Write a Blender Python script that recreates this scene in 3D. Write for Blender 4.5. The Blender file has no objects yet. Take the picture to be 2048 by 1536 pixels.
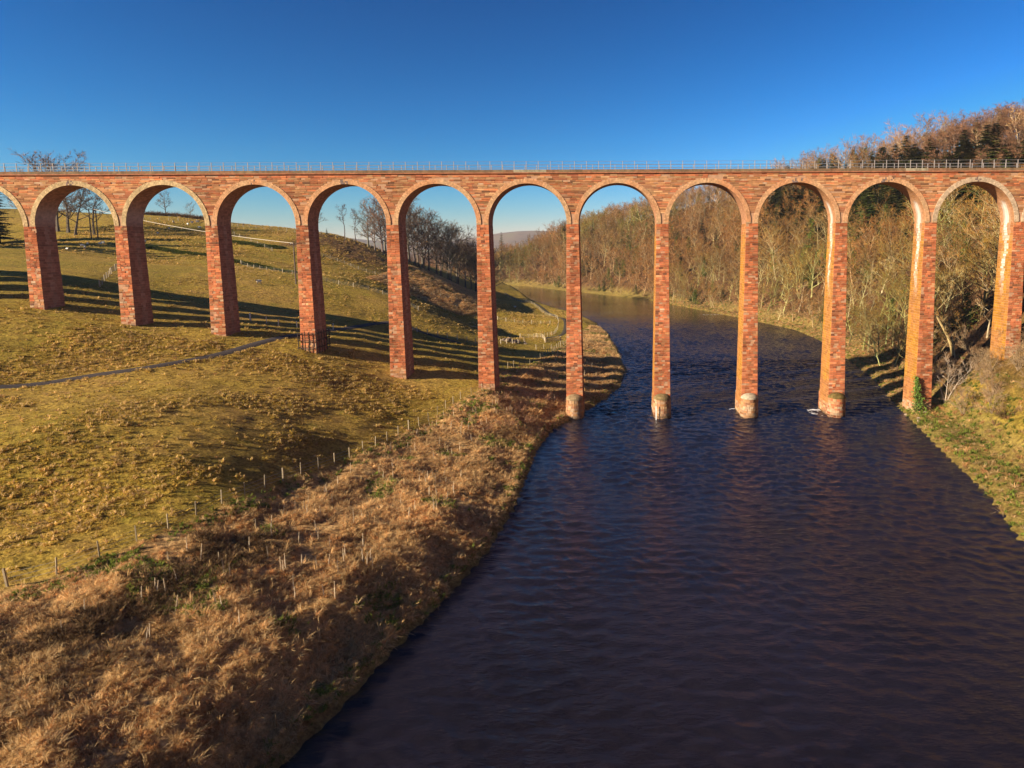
import bpy, math, random
import numpy as np
from mathutils import Vector, Matrix, Euler

random.seed(7)
RNG = np.random.default_rng(7)
scene = bpy.context.scene
COL = scene.collection

# ------------------------------------------------------------------ camera
CAMPOS = (81.6089, -110.596, 28.9024)
YAW, PITCH, ROLL = 0.0078, 0.1157, 0.0049
cam_data = bpy.data.cameras.new('camera')
cam = bpy.data.objects.new('camera', cam_data)
COL.objects.link(cam)
_cy, _sy, _cp, _sp, _cr, _sr = (math.cos(YAW), math.sin(YAW), math.cos(PITCH), math.sin(PITCH), math.cos(ROLL), math.sin(ROLL))
_r = Vector((_cy, -_sy, 0)); _f = Vector((_sy, _cy, 0)); _d = Vector((0, 0, -1))
_f2 = _f * _cp + _d * _sp; _d2 = _d * _cp - _f * _sp
_r3 = _r * _cr + _d2 * _sr; _d3 = _d2 * _cr - _r * _sr
cam.matrix_world = Matrix(((_r3.x, -_d3.x, -_f2.x, CAMPOS[0]), (_r3.y, -_d3.y, -_f2.y, CAMPOS[1]), (_r3.z, -_d3.z, -_f2.z, CAMPOS[2]), (0, 0, 0, 1)))
cam_data.sensor_fit = 'HORIZONTAL'
cam_data.sensor_width = 36.0
cam_data.lens = 36.0 * 1310.0 / 2048.0
cam_data.shift_x = (1024 - 1235.74) / 2048.0
cam_data.shift_y = (648.217 - 768) / 2048.0
cam_data.clip_start = 0.5
cam_data.clip_end = 20000
cam_data.dof.use_dof = True
cam_data.dof.focus_distance = 150.0
cam_data.dof.aperture_fstop = 0.023 / 0.07
scene.camera = cam

# ------------------------------------------------------------------ sky, sun, exposure
SUN_EL = math.radians(21.0)
SUN_AZ = math.radians(28.0)            # the light travels towards +X, turned this much towards +Y
SUN_DIR = Vector((math.cos(SUN_AZ) * math.cos(SUN_EL), math.sin(SUN_AZ) * math.cos(SUN_EL), -math.sin(SUN_EL)))
world = bpy.data.worlds.new('World')
scene.world = world
world.use_nodes = True
wn, wl = world.node_tree.nodes, world.node_tree.links
wn.clear()
w_out = wn.new('ShaderNodeOutputWorld')
w_bg = wn.new('ShaderNodeBackground')
w_sky = wn.new('ShaderNodeTexSky')
w_sky.sky_type = 'NISHITA'
w_sky.sun_disc = False
w_sky.sun_elevation = SUN_EL
w_sky.sun_rotation = math.atan2(-SUN_DIR.x, -SUN_DIR.y)
w_sky.altitude = 100
w_sky.air_density = 1.0
w_sky.dust_density = 0.1
w_sky.ozone_density = 3.0
w_bg.inputs['Strength'].default_value = 0.1
# a clear, deep winter sky: the sky texture's contrast raised per channel, the same in every direction
w_sep = wn.new('ShaderNodeSeparateColor'); w_com = wn.new('ShaderNodeCombineColor')
wl.new(w_sky.outputs[0], w_sep.inputs[0])
for _k, (_ref, _pow, _gain) in enumerate(((6.25, 3.5, 4.3), (6.2, 1.8, 2.95), (5.6, 1.75, 3.3))):
    _a = wn.new('ShaderNodeMath'); _a.operation = 'DIVIDE'; _a.inputs[1].default_value = _ref
    _m = wn.new('ShaderNodeMath'); _m.operation = 'MINIMUM'; _m.inputs[1].default_value = 1.12
    _p = wn.new('ShaderNodeMath'); _p.operation = 'POWER'; _p.inputs[1].default_value = _pow
    _g = wn.new('ShaderNodeMath'); _g.operation = 'MULTIPLY'; _g.inputs[1].default_value = _gain
    wl.new(w_sep.outputs[_k], _a.inputs[0]); wl.new(_a.outputs[0], _m.inputs[0]); wl.new(_m.outputs[0], _p.inputs[0]); wl.new(_p.outputs[0], _g.inputs[0])
    wl.new(_g.outputs[0], w_com.inputs[_k])
wl.new(w_com.outputs[0], w_bg.inputs['Color'])
wl.new(w_bg.outputs[0], w_out.inputs['Surface'])

sun_data = bpy.data.lights.new('sun', 'SUN')
sun_data.energy = 5.0
sun_data.angle = math.radians(0.5)
sun_data.color = (1.0, 0.86, 0.66)
sun = bpy.data.objects.new('sun', sun_data)
COL.objects.link(sun)
sun.rotation_euler = SUN_DIR.to_track_quat('-Z', 'Y').to_euler()

scene.view_settings.view_transform = 'Standard'
scene.view_settings.look = 'None'
scene.view_settings.exposure = 1.2
scene.view_settings.gamma = 1.0
scene.view_settings.use_curve_mapping = False
scene.cycles.max_bounces = 6
scene.cycles.diffuse_bounces = 3
scene.cycles.glossy_bounces = 3
scene.cycles.transparent_max_bounces = 8


# ------------------------------------------------------------------ helpers
class MB:
    """collects polygons with one tint per face and links them as one mesh object"""
    def __init__(self):
        self.v, self.n, self.fi, self.fl, self.c = [], 0, [], [], []

    def add(self, verts, faces, col=(0.5, 0.5, 0.5)):
        verts = np.asarray(verts, float).reshape(-1, 3)
        self.v.append(verts)
        if isinstance(faces, np.ndarray):
            self.fi.append((faces + self.n).ravel())
            self.fl.append(np.full(len(faces), faces.shape[1]))
            k = len(faces)
        else:
            self.fi.append(np.array([i + self.n for f in faces for i in f], int))
            self.fl.append(np.array([len(f) for f in faces], int))
            k = len(faces)
        c = np.asarray(col, float)
        self.c.append(np.tile(c, (k, 1)) if c.ndim == 1 else c)
        self.n += len(verts)

    def merge(self, o):
        for v in o.v: self.v.append(v)
        for f in o.fi: self.fi.append(f + self.n)
        self.fl += o.fl; self.c += o.c; self.n += o.n

    def tris(self):
        return int(sum((l - 2).sum() for l in self.fl)) if self.fl else 0

    def mesh(self, name, smooth=False):
        me = bpy.data.meshes.new(name)
        v = np.concatenate(self.v); fi = np.concatenate(self.fi).astype(np.int32)
        fl = np.concatenate(self.fl).astype(np.int32); c = np.concatenate(self.c)
        me.vertices.add(len(v)); me.vertices.foreach_set('co', v.astype(np.float32).ravel())
        me.loops.add(len(fi)); me.loops.foreach_set('vertex_index', fi)
        me.polygons.add(len(fl))
        st = np.zeros(len(fl), np.int32); st[1:] = np.cumsum(fl)[:-1]
        me.polygons.foreach_set('loop_start', st)
        me.update(calc_edges=True)
        me.polygons.foreach_set('use_smooth', np.full(len(fl), bool(smooth)))
        a = me.attributes.new('tint', 'FLOAT_COLOR', 'FACE')
        a.data.foreach_set('color', np.concatenate([c, np.ones((len(c), 1))], 1).astype(np.float32).ravel())
        return me

    def build(self, name, mat, parent=None, smooth=False, loc=None, kind=None):
        if loc is not None:
            self.v = [x - np.array(loc) for x in self.v]
        me = self.mesh(name, smooth)
        me.materials.append(mat)
        return link(name, me, parent, loc, kind)


def link(name, data, parent=None, loc=None, kind=None):
    o = bpy.data.objects.new(name, data)
    COL.objects.link(o)
    if parent is not None:
        o.parent = parent
    if loc is not None:
        o.location = loc
    if kind:
        o['kind'] = kind
    return o


def tag(o, label=None, cat=None, group=None, kind=None):
    if label: o['label'] = label
    if cat: o['category'] = cat
    if group: o['group'] = group
    if kind: o['kind'] = kind
    return o


def empty(name, loc=(0, 0, 0), rz=0.0):
    o = bpy.data.objects.new(name, None)
    COL.objects.link(o)
    o.location = loc
    o.rotation_euler = (0, 0, rz)
    return o


def copy_tree(o, parent=None):
    c = o.copy()
    COL.objects.link(c)
    if parent is not None:
        c.parent = parent
    for ch in list(o.children):
        copy_tree(ch, c)
    return c


BOXF = [(0, 3, 2, 1), (4, 5, 6, 7), (0, 1, 5, 4), (1, 2, 6, 5), (2, 3, 7, 6), (3, 0, 4, 7)]


def box(mb, x0, x1, y0, y1, z0, z1, col=(0.5, 0.5, 0.5)):
    mb.add([(x0, y0, z0), (x1, y0, z0), (x1, y1, z0), (x0, y1, z0), (x0, y0, z1), (x1, y0, z1), (x1, y1, z1), (x0, y1, z1)], BOXF, col)


def tube(mb, pts, rads, sides=5, col=(0.5, 0.5, 0.5), cap=False):
    """a tapered tube along points"""
    pts = np.asarray(pts, float); n = len(pts)
    d = np.gradient(pts, axis=0)
    d /= np.linalg.norm(d, axis=1)[:, None] + 1e-9
    up = np.array([0, 0, 1.0]) if abs(d[0][2]) < 0.9 else np.array([1.0, 0, 0])
    u = np.cross(d, up); u /= np.linalg.norm(u, axis=1)[:, None] + 1e-9
    w = np.cross(d, u)
    a = np.arange(sides) * 2 * math.pi / sides
    r = np.asarray(rads, float)
    V = pts[:, None, :] + r[:, None, None] * (np.cos(a)[None, :, None] * u[:, None, :] + np.sin(a)[None, :, None] * w[:, None, :])
    V = V.reshape(-1, 3)
    i = np.arange(n - 1)[:, None] * sides; j = np.arange(sides)[None, :]; k = (j + 1) % sides
    F = np.stack([i + j, i + k, i + sides + k, i + sides + j], -1).reshape(-1, 4)
    mb.add(V, F, col)
    if cap:
        mb.add(V[-sides:], [tuple(range(sides))], col)


# ------------------------------------------------------------------ materials
def new_mat(name, rough=0.9, spec=0.2):
    m = bpy.data.materials.new(name)
    m.use_nodes = True
    b = m.node_tree.nodes['Principled BSDF']
    b.inputs['Roughness'].default_value = rough
    b.inputs['Specular IOR Level'].default_value = spec
    return m, m.node_tree.nodes, m.node_tree.links, b


def noise(n, l, scale, detail=4, rough=0.6, vec=None, dim='3D'):
    t = n.new('ShaderNodeTexNoise')
    t.inputs['Scale'].default_value = scale
    t.inputs['Detail'].default_value = detail
    t.inputs['Roughness'].default_value = rough
    if vec is not None: l.new(vec, t.inputs['Vector'])
    return t.outputs['Fac']


def ramp(n, l, fac, stops):
    r = n.new('ShaderNodeValToRGB')
    while len(r.color_ramp.elements) < len(stops): r.color_ramp.elements.new(0.5)
    for e, (p, c) in zip(r.color_ramp.elements, stops):
        e.position = p
        e.color = (*c, 1) if len(c) == 3 else c
    l.new(fac, r.inputs['Fac'])
    return r.outputs['Color']


def mix(n, l, fac, a, b, mode='MIX'):
    m = n.new('ShaderNodeMix'); m.data_type = 'RGBA'; m.blend_type = mode
    if isinstance(fac, (int, float)): m.inputs['Factor'].default_value = fac
    else: l.new(fac, m.inputs['Factor'])
    for s, x in ((m.inputs['A'], a), (m.inputs['B'], b)):
        if isinstance(x, tuple): s.default_value = (*x, 1)
        else: l.new(x, s)
    return m.outputs['Result']


def mth(n, l, op, a, b=None):
    m = n.new('ShaderNodeMath'); m.operation = op
    for s, x in zip(m.inputs, (a, b)):
        if x is None: continue
        if isinstance(x, (int, float)): s.default_value = x
        else: l.new(x, s)
    return m.outputs[0]


def tint_mat(name, lo=0.7, hi=1.3, scale=3.0, bump=0.0, bscale=20.0, rough=0.9, spec=0.2, instancer=False, bdist=0.05):
    """colour from the face tint, broken up by noise, with fine relief"""
    m, n, l, b = new_mat(name, rough, spec)
    at = n.new('ShaderNodeAttribute'); at.attribute_name = 'tint'
    tc = n.new('ShaderNodeTexCoord')
    f = noise(n, l, scale, 5, 0.65, tc.outputs['Object'])
    g = ramp(n, l, f, [(0.25, (lo, lo, lo)), (0.75, (hi, hi, hi))])
    c = mix(n, l, 1.0, at.outputs['Color'], g, 'MULTIPLY')
    if instancer:
        ai = n.new('ShaderNodeAttribute'); ai.attribute_type = 'INSTANCER'; ai.attribute_name = 'itint'
        c = mix(n, l, 1.0, c, ai.outputs['Color'], 'MULTIPLY')
    l.new(c, b.inputs['Base Color'])
    if bump:
        bp = n.new('ShaderNodeBump'); bp.inputs['Strength'].default_value = bump; bp.inputs['Distance'].default_value = bdist
        l.new(noise(n, l, bscale, 6, 0.7, tc.outputs['Object']), bp.inputs['Height'])
        l.new(bp.outputs[0], b.inputs['Normal'])
    return m


def object_tint_mat(name, lo, hi, scale, rough=0.9):
    """face tint multiplied by the object's own colour (copies of one tree differ a little)"""
    m = tint_mat(name, lo, hi, scale, rough=rough)
    n, l = m.node_tree.nodes, m.node_tree.links
    b = n['Principled BSDF']
    src = b.inputs['Base Color'].links[0].from_socket
    oi = n.new('ShaderNodeObjectInfo')
    l.new(mix(n, l, 1.0, src, oi.outputs['Color'], 'MULTIPLY'), b.inputs['Base Color'])
    return m


M_STONE = tint_mat('sandstone', 0.78, 1.22, 1.6, 0.25, 9.0, 0.95, 0.06, bdist=0.015)
M_BRICK = tint_mat('arch_brick', 0.75, 1.25, 1.6, 0.25, 14.0, 0.95, 0.04, bdist=0.015)
M_COPE = tint_mat('weathered_coping', 0.5, 1.4, 1.8, 0.5, 8.0, 0.95)
M_METAL = tint_mat('painted_steel', 0.8, 1.15, 4.0, rough=0.6, spec=0.4)
M_WOOD = tint_mat('weathered_timber', 0.7, 1.25, 5.0, rough=0.9)
M_BARK = object_tint_mat('bark', 0.7, 1.3, 2.0)
M_TWIG = object_tint_mat('twigs', 0.75, 1.25, 0.6)
M_LEAF = object_tint_mat('evergreen_leaf', 0.6, 1.4, 0.8, 0.7)
M_GRASS = tint_mat('grass_blade', 0.8, 1.2, 3.0, rough=0.8, instancer=True)
_n, _l = M_GRASS.node_tree.nodes, M_GRASS.node_tree.links
_tr = _n.new('ShaderNodeBsdfTranslucent'); _mx = _n.new('ShaderNodeMixShader'); _mx.inputs[0].default_value = 0.45
_b = _n['Principled BSDF']
_l.new(_b.inputs['Base Color'].links[0].from_socket, _tr.inputs['Color'])
_l.new(_b.outputs[0], _mx.inputs[1]); _l.new(_tr.outputs[0], _mx.inputs[2])
_l.new(_mx.outputs[0], _n['Material Output'].inputs['Surface'])
M_BRUSH = tint_mat('brush_twig', 0.75, 1.25, 1.0, rough=0.9, instancer=True)
M_WOOL = tint_mat('wool', 0.85, 1.1, 6.0)
M_PATH = tint_mat('tarmac_path', 0.8, 1.2, 2.0, 0.3, 12.0, 0.85)
M_FOAM = tint_mat('white_water', 0.8, 1.1, 4.0, 0.5, 10.0, 0.6)
# ------------------------------------------------------------------ the land
LEFT = np.array([(47, -200), (58, -110), (61.5, -85), (62.8, -76.8), (64.2, -72.5), (65.5, -66.6), (67.8, -58.4), (69.6, -50.2), (70.5, -39.8), (70.6, -18.7), (71.9, -8.3), (74.3, -2.2), (77.4, 6.5), (81, 16.6), (83.6, 28.6), (84.5, 43.2), (83.5, 65.3), (79.7, 110), (74.5, 144.1), (66, 177), (59.7, 191.9), (50, 213.3), (35, 258.4), (16.6, 308.3), (4.5, 328.5), (-25, 352), (-80, 372), (-200, 385), (-420, 390)], float)
RIGHT = np.array([(104, -200), (115, -90), (121, -51), (125.3, -37.2), (127.4, -24.5), (129.7, -12.6), (133.4, 6.8), (138.5, 29.5), (142, 55.1), (146, 91.8), (145.6, 117), (136.6, 149.7), (128.5, 174.1), (102.4, 253.6), (60, 324), (49.4, 337.7), (12.9, 400.9), (-10.3, 413.5), (-50, 428), (-150, 440), (-420, 445)], float)


def sdist(P, L):
    """signed distance to a polyline: positive on its right-hand side when walked in order"""
    best = np.full(len(P), 1e18); sg = np.zeros(len(P))
    for i in range(len(L) - 1):
        a, b = L[i], L[i + 1]
        e = b - a; t = np.clip(((P - a) @ e) / (e @ e), 0, 1)
        q = a + t[:, None] * e
        d = ((P - q) ** 2).sum(1)
        cr = e[0] * (P[:, 1] - a[1]) - e[1] * (P[:, 0] - a[0])
        k = d < best - 1e-9
        best[k] = d[k]; sg[k] = -np.sign(cr[k])
    return np.sqrt(best) * sg


LAND = np.array([(-90.0, -0.3, 25.0), (-60.0, -0.3, 23.5), (-30.0, -0.3, 21.0), (-15.0, -0.3, 19.2), (0.0, -0.3, 16.8), (15.0, -0.3, 14.4), (30.0, -0.3, 11.8), (45.0, -0.3, 7.1), (60.0, -0.3, 4.8), (75.0, -0.3, 1.2), (0.0, 4.5, 16.7), (15.0, 4.5, 14.6), (30.0, 4.5, 12.2), (45.0, 4.5, 7.6), (60.0, 4.5, 4.6), (-27.4, 23.3, 22.8), (-15.1, 27.2, 19.6), (-4.3, 29.1, 18.0), (1.3, 30.3, 17.0), (9.0, 32.3, 15.4), (18.1, 34.3, 13.8), (30.5, 37.4, 11.2), (35.6, 39.6, 9.4), (48.9, 43.2, 6.5), (53.7, 46.0, 4.2), (61.5, 46.6, 3.7), (70.3, 47.5, 3.0), (78.4, 50.5, 0.6), (15.8, -18.2, 12.2), (5.7, -25.1, 11.4), (9.8, -21.5, 11.8), (19.6, -9.2, 12.4), (-216.6, 200.0, 46.7), (-170.5, 200.0, 45.8), (-122.2, 190.0, 44.2), (-93.9, 180.0, 41.2), (-71.3, 170.0, 38.2), (-52.4, 170.0, 36.7), (-42.0, 175.0, 35.9), (-33.4, 180.0, 33.4), (-26.3, 184.0, 30.3), (-21.1, 188.0, 27.8), (-10.7, 190.0, 22.3), (3.8, 170.0, 18.5), (18.0, 150.0, 13.6), (26.4, 130.0, 9.3), (15.1, 135.0, 13.6), (-23.6, 95.0, 22.6), (2.4, 88.0, 19.7), (-46.6, 95.0, 25.8), (-58.5, 90.0, 26.0), (13.5, 90.0, 15.0), (31.8, 78.0, 11.4), (-72.4, 85.0, 29.1), (34.4, 112.6, 3.8), (41.2, 122.8, 3.5), (50.0, 124.2, 3.3), (60.6, 126.4, 3.0), (24.9, 218.6, 3.2), (45.9, 210.4, 2.5), (48.7, 78.8, 3.6), (64.7, 79.3, 3.0), (38.4, 86.2, 4.5), (-160.0, 260.0, 30.0), (-60.0, 250.0, 29.0), (10.0, 225.0, 9.0), (-30.0, 240.0, 24.0), (30.0, 195.0, 5.0), (20.0, 250.0, 7.0), (32.0, 160.0, 5.0), (-300.0, 230.0, 38.0), (-300.0, 60.0, 30.0), (-200.0, 0.0, 28.0), (-200.0, -150.0, 25.0), (-120.0, 100.0, 31.0), (27.0, 3.0, 12.9), (2.6, -12.0, 14.7), (25.5, -48.0, 10.6), (31.2, -55.0, 7.2), (32.2, -42.1, 10.4), (35.2, -25.9, 9.3), (40.6, -20.5, 8.0), (50.9, -18.3, 5.2), (42.7, -42.1, 7.6), (47.4, -27.2, 6.2), (55.3, -13.1, 4.6), (42.2, -49.9, 7.6), (46.2, -38.4, 6.4), (39.3, -67.0, 5.4), (41.4, -65.5, 5.7), (42.6, -63.5, 5.9), (43.8, -60.9, 6.0), (45.3, -55.9, 5.9), (46.8, -50.2, 5.6), (48.0, -44.1, 5.1), (50.4, -35.1, 4.6), (52.9, -24.4, 4.3), (55.5, -13.8, 4.4), (57.2, -6.4, 4.8), (60.1, -0.1, 5.6), (46.8, -73.3, 5.0), (51.7, -79.1, 4.2), (53.1, -72.7, 4.5), (59.1, -77.7, 3.0), (59.6, -70.6, 3.1), (62.1, -75.2, 2.3), (52.8, -61.0, 4.5), (57.8, -46.1, 3.5), (63.4, -57.6, 2.7), (60.2, -27.0, 2.7), (61.5, -13.8, 3.2), (66.1, -23.4, 1.5), (63.3, -44.0, 2.6), (64.7, 0.0, 3.0)], float)


def _tps_fit(P):
    n = len(P); s = 50.0
    X = P[:, :2] / s
    r = np.sqrt(((X[:, None] - X[None]) ** 2).sum(-1))
    K = np.where(r > 0, r * r * np.log(r + 1e-12), 0) + np.eye(n) * 0.004
    A = np.zeros((n + 3, n + 3)); A[:n, :n] = K; A[:n, n] = 1; A[:n, n + 1:] = X; A[n, :n] = 1; A[n + 1:, :n] = X.T
    b = np.zeros(n + 3); b[:n] = P[:, 2]
    return np.linalg.solve(A, b), X, s


_W, _XC, _S = _tps_fit(LAND)


def tps(P):
    out = np.zeros(len(P))
    for k in range(0, len(P), 20000):
        X = P[k:k + 20000] / _S
        r2 = ((X[:, None] - _XC[None]) ** 2).sum(-1)
        out[k:k + 20000] = (0.5 * r2 * np.log(r2 + 1e-12)) @ _W[:len(_XC)] + _W[len(_XC)] + X @ _W[len(_XC) + 1:]
    return out


def vnoise(P, s, seed=0):
    """smooth value noise in 0..1"""
    p = P / s; i = np.floor(p).astype(np.int64); f = p - i; f = f * f * (3 - 2 * f)

    def h(a, b):
        x = (a * 374761393 + b * 668265263 + seed * 974711) & 0x7fffffff
        x = ((x ^ (x >> 13)) * 1274126177) & 0x7fffffff
        return ((x ^ (x >> 16)) & 0xffff) / 65535.0
    a = h(i[:, 0], i[:, 1]); b = h(i[:, 0] + 1, i[:, 1]); c = h(i[:, 0], i[:, 1] + 1); d = h(i[:, 0] + 1, i[:, 1] + 1)
    return (a * (1 - f[:, 0]) + b * f[:, 0]) * (1 - f[:, 1]) + (c * (1 - f[:, 0]) + d * f[:, 0]) * f[:, 1]


def sstep(x, a, b):
    t = np.clip((x - a) / (b - a), 0, 1)
    return t * t * (3 - 2 * t)


PATH = np.array([(-0.7, -28.9), (3.4, -26.9), (5.7, -25.1), (9.8, -21.5), (15.2, -17.4), (19.3, -8.7), (21.9, -0.6), (24.1, 9.2), (24.7, 20.5), (28.7, 44.1), (37.2, 43.3), (46.3, 39.5)], float)
TRACK = np.array([(61.5, 74.8), (64.1, 85.6), (65.6, 102.7), (64.5, 125.2), (60.3, 148.2), (52.9, 177.0), (44.3, 203.5), (34.0, 225.5), (24.0, 239.8)], float)
FENCE_BANK = np.array([(39.3, -67.0), (41.4, -65.5), (42.6, -63.5), (43.8, -60.9), (45.3, -55.9), (46.8, -50.2), (48.0, -44.1), (50.4, -35.1), (52.9, -24.4), (55.5, -13.8), (57.2, -6.4), (60.1, -0.1), (59.3, 16.9), (63.4, 31.4), (65.4, 43.8), (66.6, 57.7), (67.7, 68.0)], float)


def pdist(P, L):
    return np.abs(sdist(P, L))


def land(P, detail=True):
    """height of the land; P is n x 2"""
    P = np.asarray(P, float)
    dl = -sdist(P, LEFT)         # > 0 on the left bank
    dr = sdist(P, RIGHT)         # > 0 on the right bank
    zl = np.clip(tps(P), 0.9, 60)
    far = sstep(P[:, 1], 260, 420) * (P[:, 0] < 40)
    zl = zl * (1 - far) + 8.0 * far
    zl = 0.75 + (zl - 0.75) * sstep(dl, 0.3, 6.0)
    zl = np.where(dl < 1.0, 0.75 * sstep(dl, -0.2, 1.0) - 0.1, zl)
    T = np.interp(P[:, 0], [-400, -60, -30, 0, 25, 60, 110, 170, 223, 320, 450], [25, 18, 12, 16, 29, 43, 52, 63, 69, 76, 84])
    d2 = np.maximum(dr, 0)
    s = 0.6 + 0.06 * d2 + 0.80 * np.maximum(d2 - 5 - 3 * vnoise(P, 30, 5), 0)
    q = 4.0
    zr = -q * np.log(np.exp(-s / q) + np.exp(-T / q))
    zr = np.where(dr < 1.5, 0.6 * sstep(dr, -0.2, 1.5) - 0.1, zr)
    z = np.where(dr > 0, zr, zl)
    inr = (dl <= 0) & (dr <= 0)
    z = np.where(inr, -0.1 - np.minimum(1.4, 0.25 * np.minimum(-dl, -dr)), z)
    if detail:
        # ground is uneven: hummocky on the rough bank, gentler on the grazed field and level on the path
        pd = np.minimum(pdist(P, PATH), pdist(P, TRACK))
        flat = sstep(pd, 1.5, 4.0)
        rough = roughness(P, dl)
        am = (0.24 + 0.40 * rough) * sstep(np.maximum(dl, 0), 0.5, 3) + 0.8 * sstep(dr, 3, 12)
        nz = (vnoise(P, 2.3, 1) - 0.5) + 0.5 * (vnoise(P, 1.1, 2) - 0.5) + 1.2 * (vnoise(P, 6.0, 3) - 0.5)
        z = z + nz * am * flat
        z = z + 0.8 * (vnoise(P, 17, 4) - 0.5) * sstep(dl, 8, 25) * flat
    return z


def roughness(P, dl):
    """1 on the rough bank between the fence and the river"""
    df = sdist(P, FENCE_BANK)
    return np.where((dl > 0) & (P[:, 1] < 125) & ((P[:, 1] < 66) | (P[:, 0] > 68.5)), sstep(df, -0.3, 1.2), 0.0) * sstep(dl, -0.5, 1.0)


def zland(x, y):
    return float(land(np.array([(x, y)]))[0])
# ------------------------------------------------------------------ ground sheet
def ground():
    xs = np.concatenate([np.linspace(-6000, -700, 8)[:-1], np.arange(-700, -300, 25), np.arange(-300, -30, 5), np.arange(-30, 20, 1.5), np.arange(20, 74, 0.6), np.arange(74, 122, 2.5), np.arange(122, 170, 0.9), np.arange(170, 320, 4), np.arange(320, 700, 25), np.linspace(700, 6000, 8)])
    ys = np.concatenate([np.linspace(-3000, -200, 6)[:-1], np.arange(-200, -95, 7), np.arange(-95, 40, 0.7), np.arange(40, 130, 1.5), np.arange(130, 260, 2.5), np.arange(260, 520, 5), np.arange(520, 900, 25), np.linspace(900, 7000, 10)])
    gx, gy = np.meshgrid(xs, ys)
    P = np.stack([gx.ravel(), gy.ravel()], 1)
    z = land(P)
    edge = np.maximum(np.abs(P[:, 0] - 50) - 500, P[:, 1] - 520)
    far = sstep(edge, 0, 500)
    z = z * (1 - far) + 14 * far
    V = np.concatenate([P, z[:, None]], 1)
    nx = len(xs); i = np.arange(len(ys) - 1)[:, None] * nx; j = np.arange(nx - 1)[None, :]
    F = np.stack([i + j, i + j + 1, i + j + nx + 1, i + j + nx], -1).reshape(-1, 4)
    mb = MB(); mb.add(V, F)
    me = mb.mesh('ground', True)
    dl = -sdist(P, LEFT); dr = sdist(P, RIGHT)
    rough = roughness(P, dl)
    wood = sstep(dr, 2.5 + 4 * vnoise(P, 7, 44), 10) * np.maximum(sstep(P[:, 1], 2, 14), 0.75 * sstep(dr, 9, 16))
    # bracken bank, tan slope below the trees and scrubby slope on the far field
    tan = sstep(vnoise(P, 9, 8), 0.25, 0.5) * (P[:, 1] > 115) * (P[:, 1] < 190) * (P[:, 0] > -3) * (P[:, 0] < 34) * (z > 6.0)
    scrub = (P[:, 1] > 128) * (P[:, 1] < 182) * (P[:, 0] > -45) * (P[:, 0] < 0) * sstep(z, 22.5, 24.5) * sstep(vnoise(P, 10, 14), 0.2, 0.5)
    a = me.attributes.new('cover', 'FLOAT_COLOR', 'POINT')
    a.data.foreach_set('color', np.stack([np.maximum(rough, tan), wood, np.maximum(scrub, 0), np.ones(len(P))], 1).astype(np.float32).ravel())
    a = me.attributes.new('bank', 'FLOAT', 'POINT')
    a.data.foreach_set('value', (np.exp(-np.maximum(dl, 0) / 1.2) * (dl > -3) + sstep(7 - np.abs(dr - 3.5), 0, 3) * 0.6 * (dr > -1)).astype(np.float32))
    m, n, l, b = new_mat('ground', 0.95, 0.1)
    tc = n.new('ShaderNodeTexCoord'); ob = tc.outputs['Object']
    at = n.new('ShaderNodeAttribute'); at.attribute_name = 'cover'
    ab = n.new('ShaderNodeAttribute'); ab.attribute_name = 'bank'
    sp = n.new('ShaderNodeSeparateColor'); l.new(at.outputs['Color'], sp.inputs[0])
    big = noise(n, l, 0.035, 5, 0.6, ob); mid = noise(n, l, 0.28, 7, 0.72, ob); streak = noise(n, l, 0.9, 5, 0.7, ob); fine = noise(n, l, 3.0, 6, 0.75, ob)
    grass = ramp(n, l, big, [(0.32, (0.24, 0.18, 0.026)), (0.5, (0.34, 0.23, 0.036)), (0.68, (0.39, 0.24, 0.055))])
    grass = mix(n, l, ramp(n, l, mid, [(0.52, (0, 0, 0)), (0.72, (0.75, 0.75, 0.75))]), grass, (0.29, 0.16, 0.05))
    grass = mix(n, l, ramp(n, l, mid, [(0.28, (0.8, 0.8, 0.8)), (0.42, (0, 0, 0))]), grass, (0.20, 0.19, 0.02))
    dead = ramp(n, l, mid, [(0.3, (0.24, 0.13, 0.045)), (0.5, (0.46, 0.27, 0.105)), (0.7, (0.60, 0.40, 0.18))])
    dead = mix(n, l, ramp(n, l, noise(n, l, 0.12, 4, 0.6, ob), [(0.6, (0, 0, 0)), (0.72, (0.8, 0.8, 0.8))]), dead, (0.09, 0.10, 0.02))
    litter = ramp(n, l, mid, [(0.3, (0.05, 0.03, 0.014)), (0.55, (0.12, 0.06, 0.026)), (0.75, (0.20, 0.11, 0.045))])  # litter colour darkened to stand in for deep shade between the trees
    scr = ramp(n, l, mid, [(0.35, (0.09, 0.05, 0.025)), (0.6, (0.24, 0.13, 0.055)), (0.8, (0.3, 0.18, 0.07))])
    c = mix(n, l, sp.outputs[0], grass, dead)
    c = mix(n, l, sp.outputs[2], c, scr)
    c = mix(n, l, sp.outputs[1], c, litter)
    c = mix(n, l, ab.outputs['Fac'], c, ramp(n, l, mid, [(0.35, (0.09, 0.06, 0.03)), (0.55, (0.22, 0.17, 0.06)), (0.7, (0.13, 0.13, 0.03))]))
    c = mix(n, l, 1.0, c, ramp(n, l, fine, [(0.33, (0.35, 0.33, 0.3)), (0.66, (1.5, 1.5, 1.5))]), 'MULTIPLY')
    c = mix(n, l, 1.0, c, ramp(n, l, streak, [(0.32, (0.62, 0.56, 0.5)), (0.5, (1, 1, 1)), (0.68, (1.3, 1.25, 1.2))]), 'MULTIPLY')
    l.new(c, b.inputs['Base Color'])
    bp = n.new('ShaderNodeBump'); bp.inputs['Strength'].default_value = 1.0; bp.inputs['Distance'].default_value = 0.32
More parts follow.
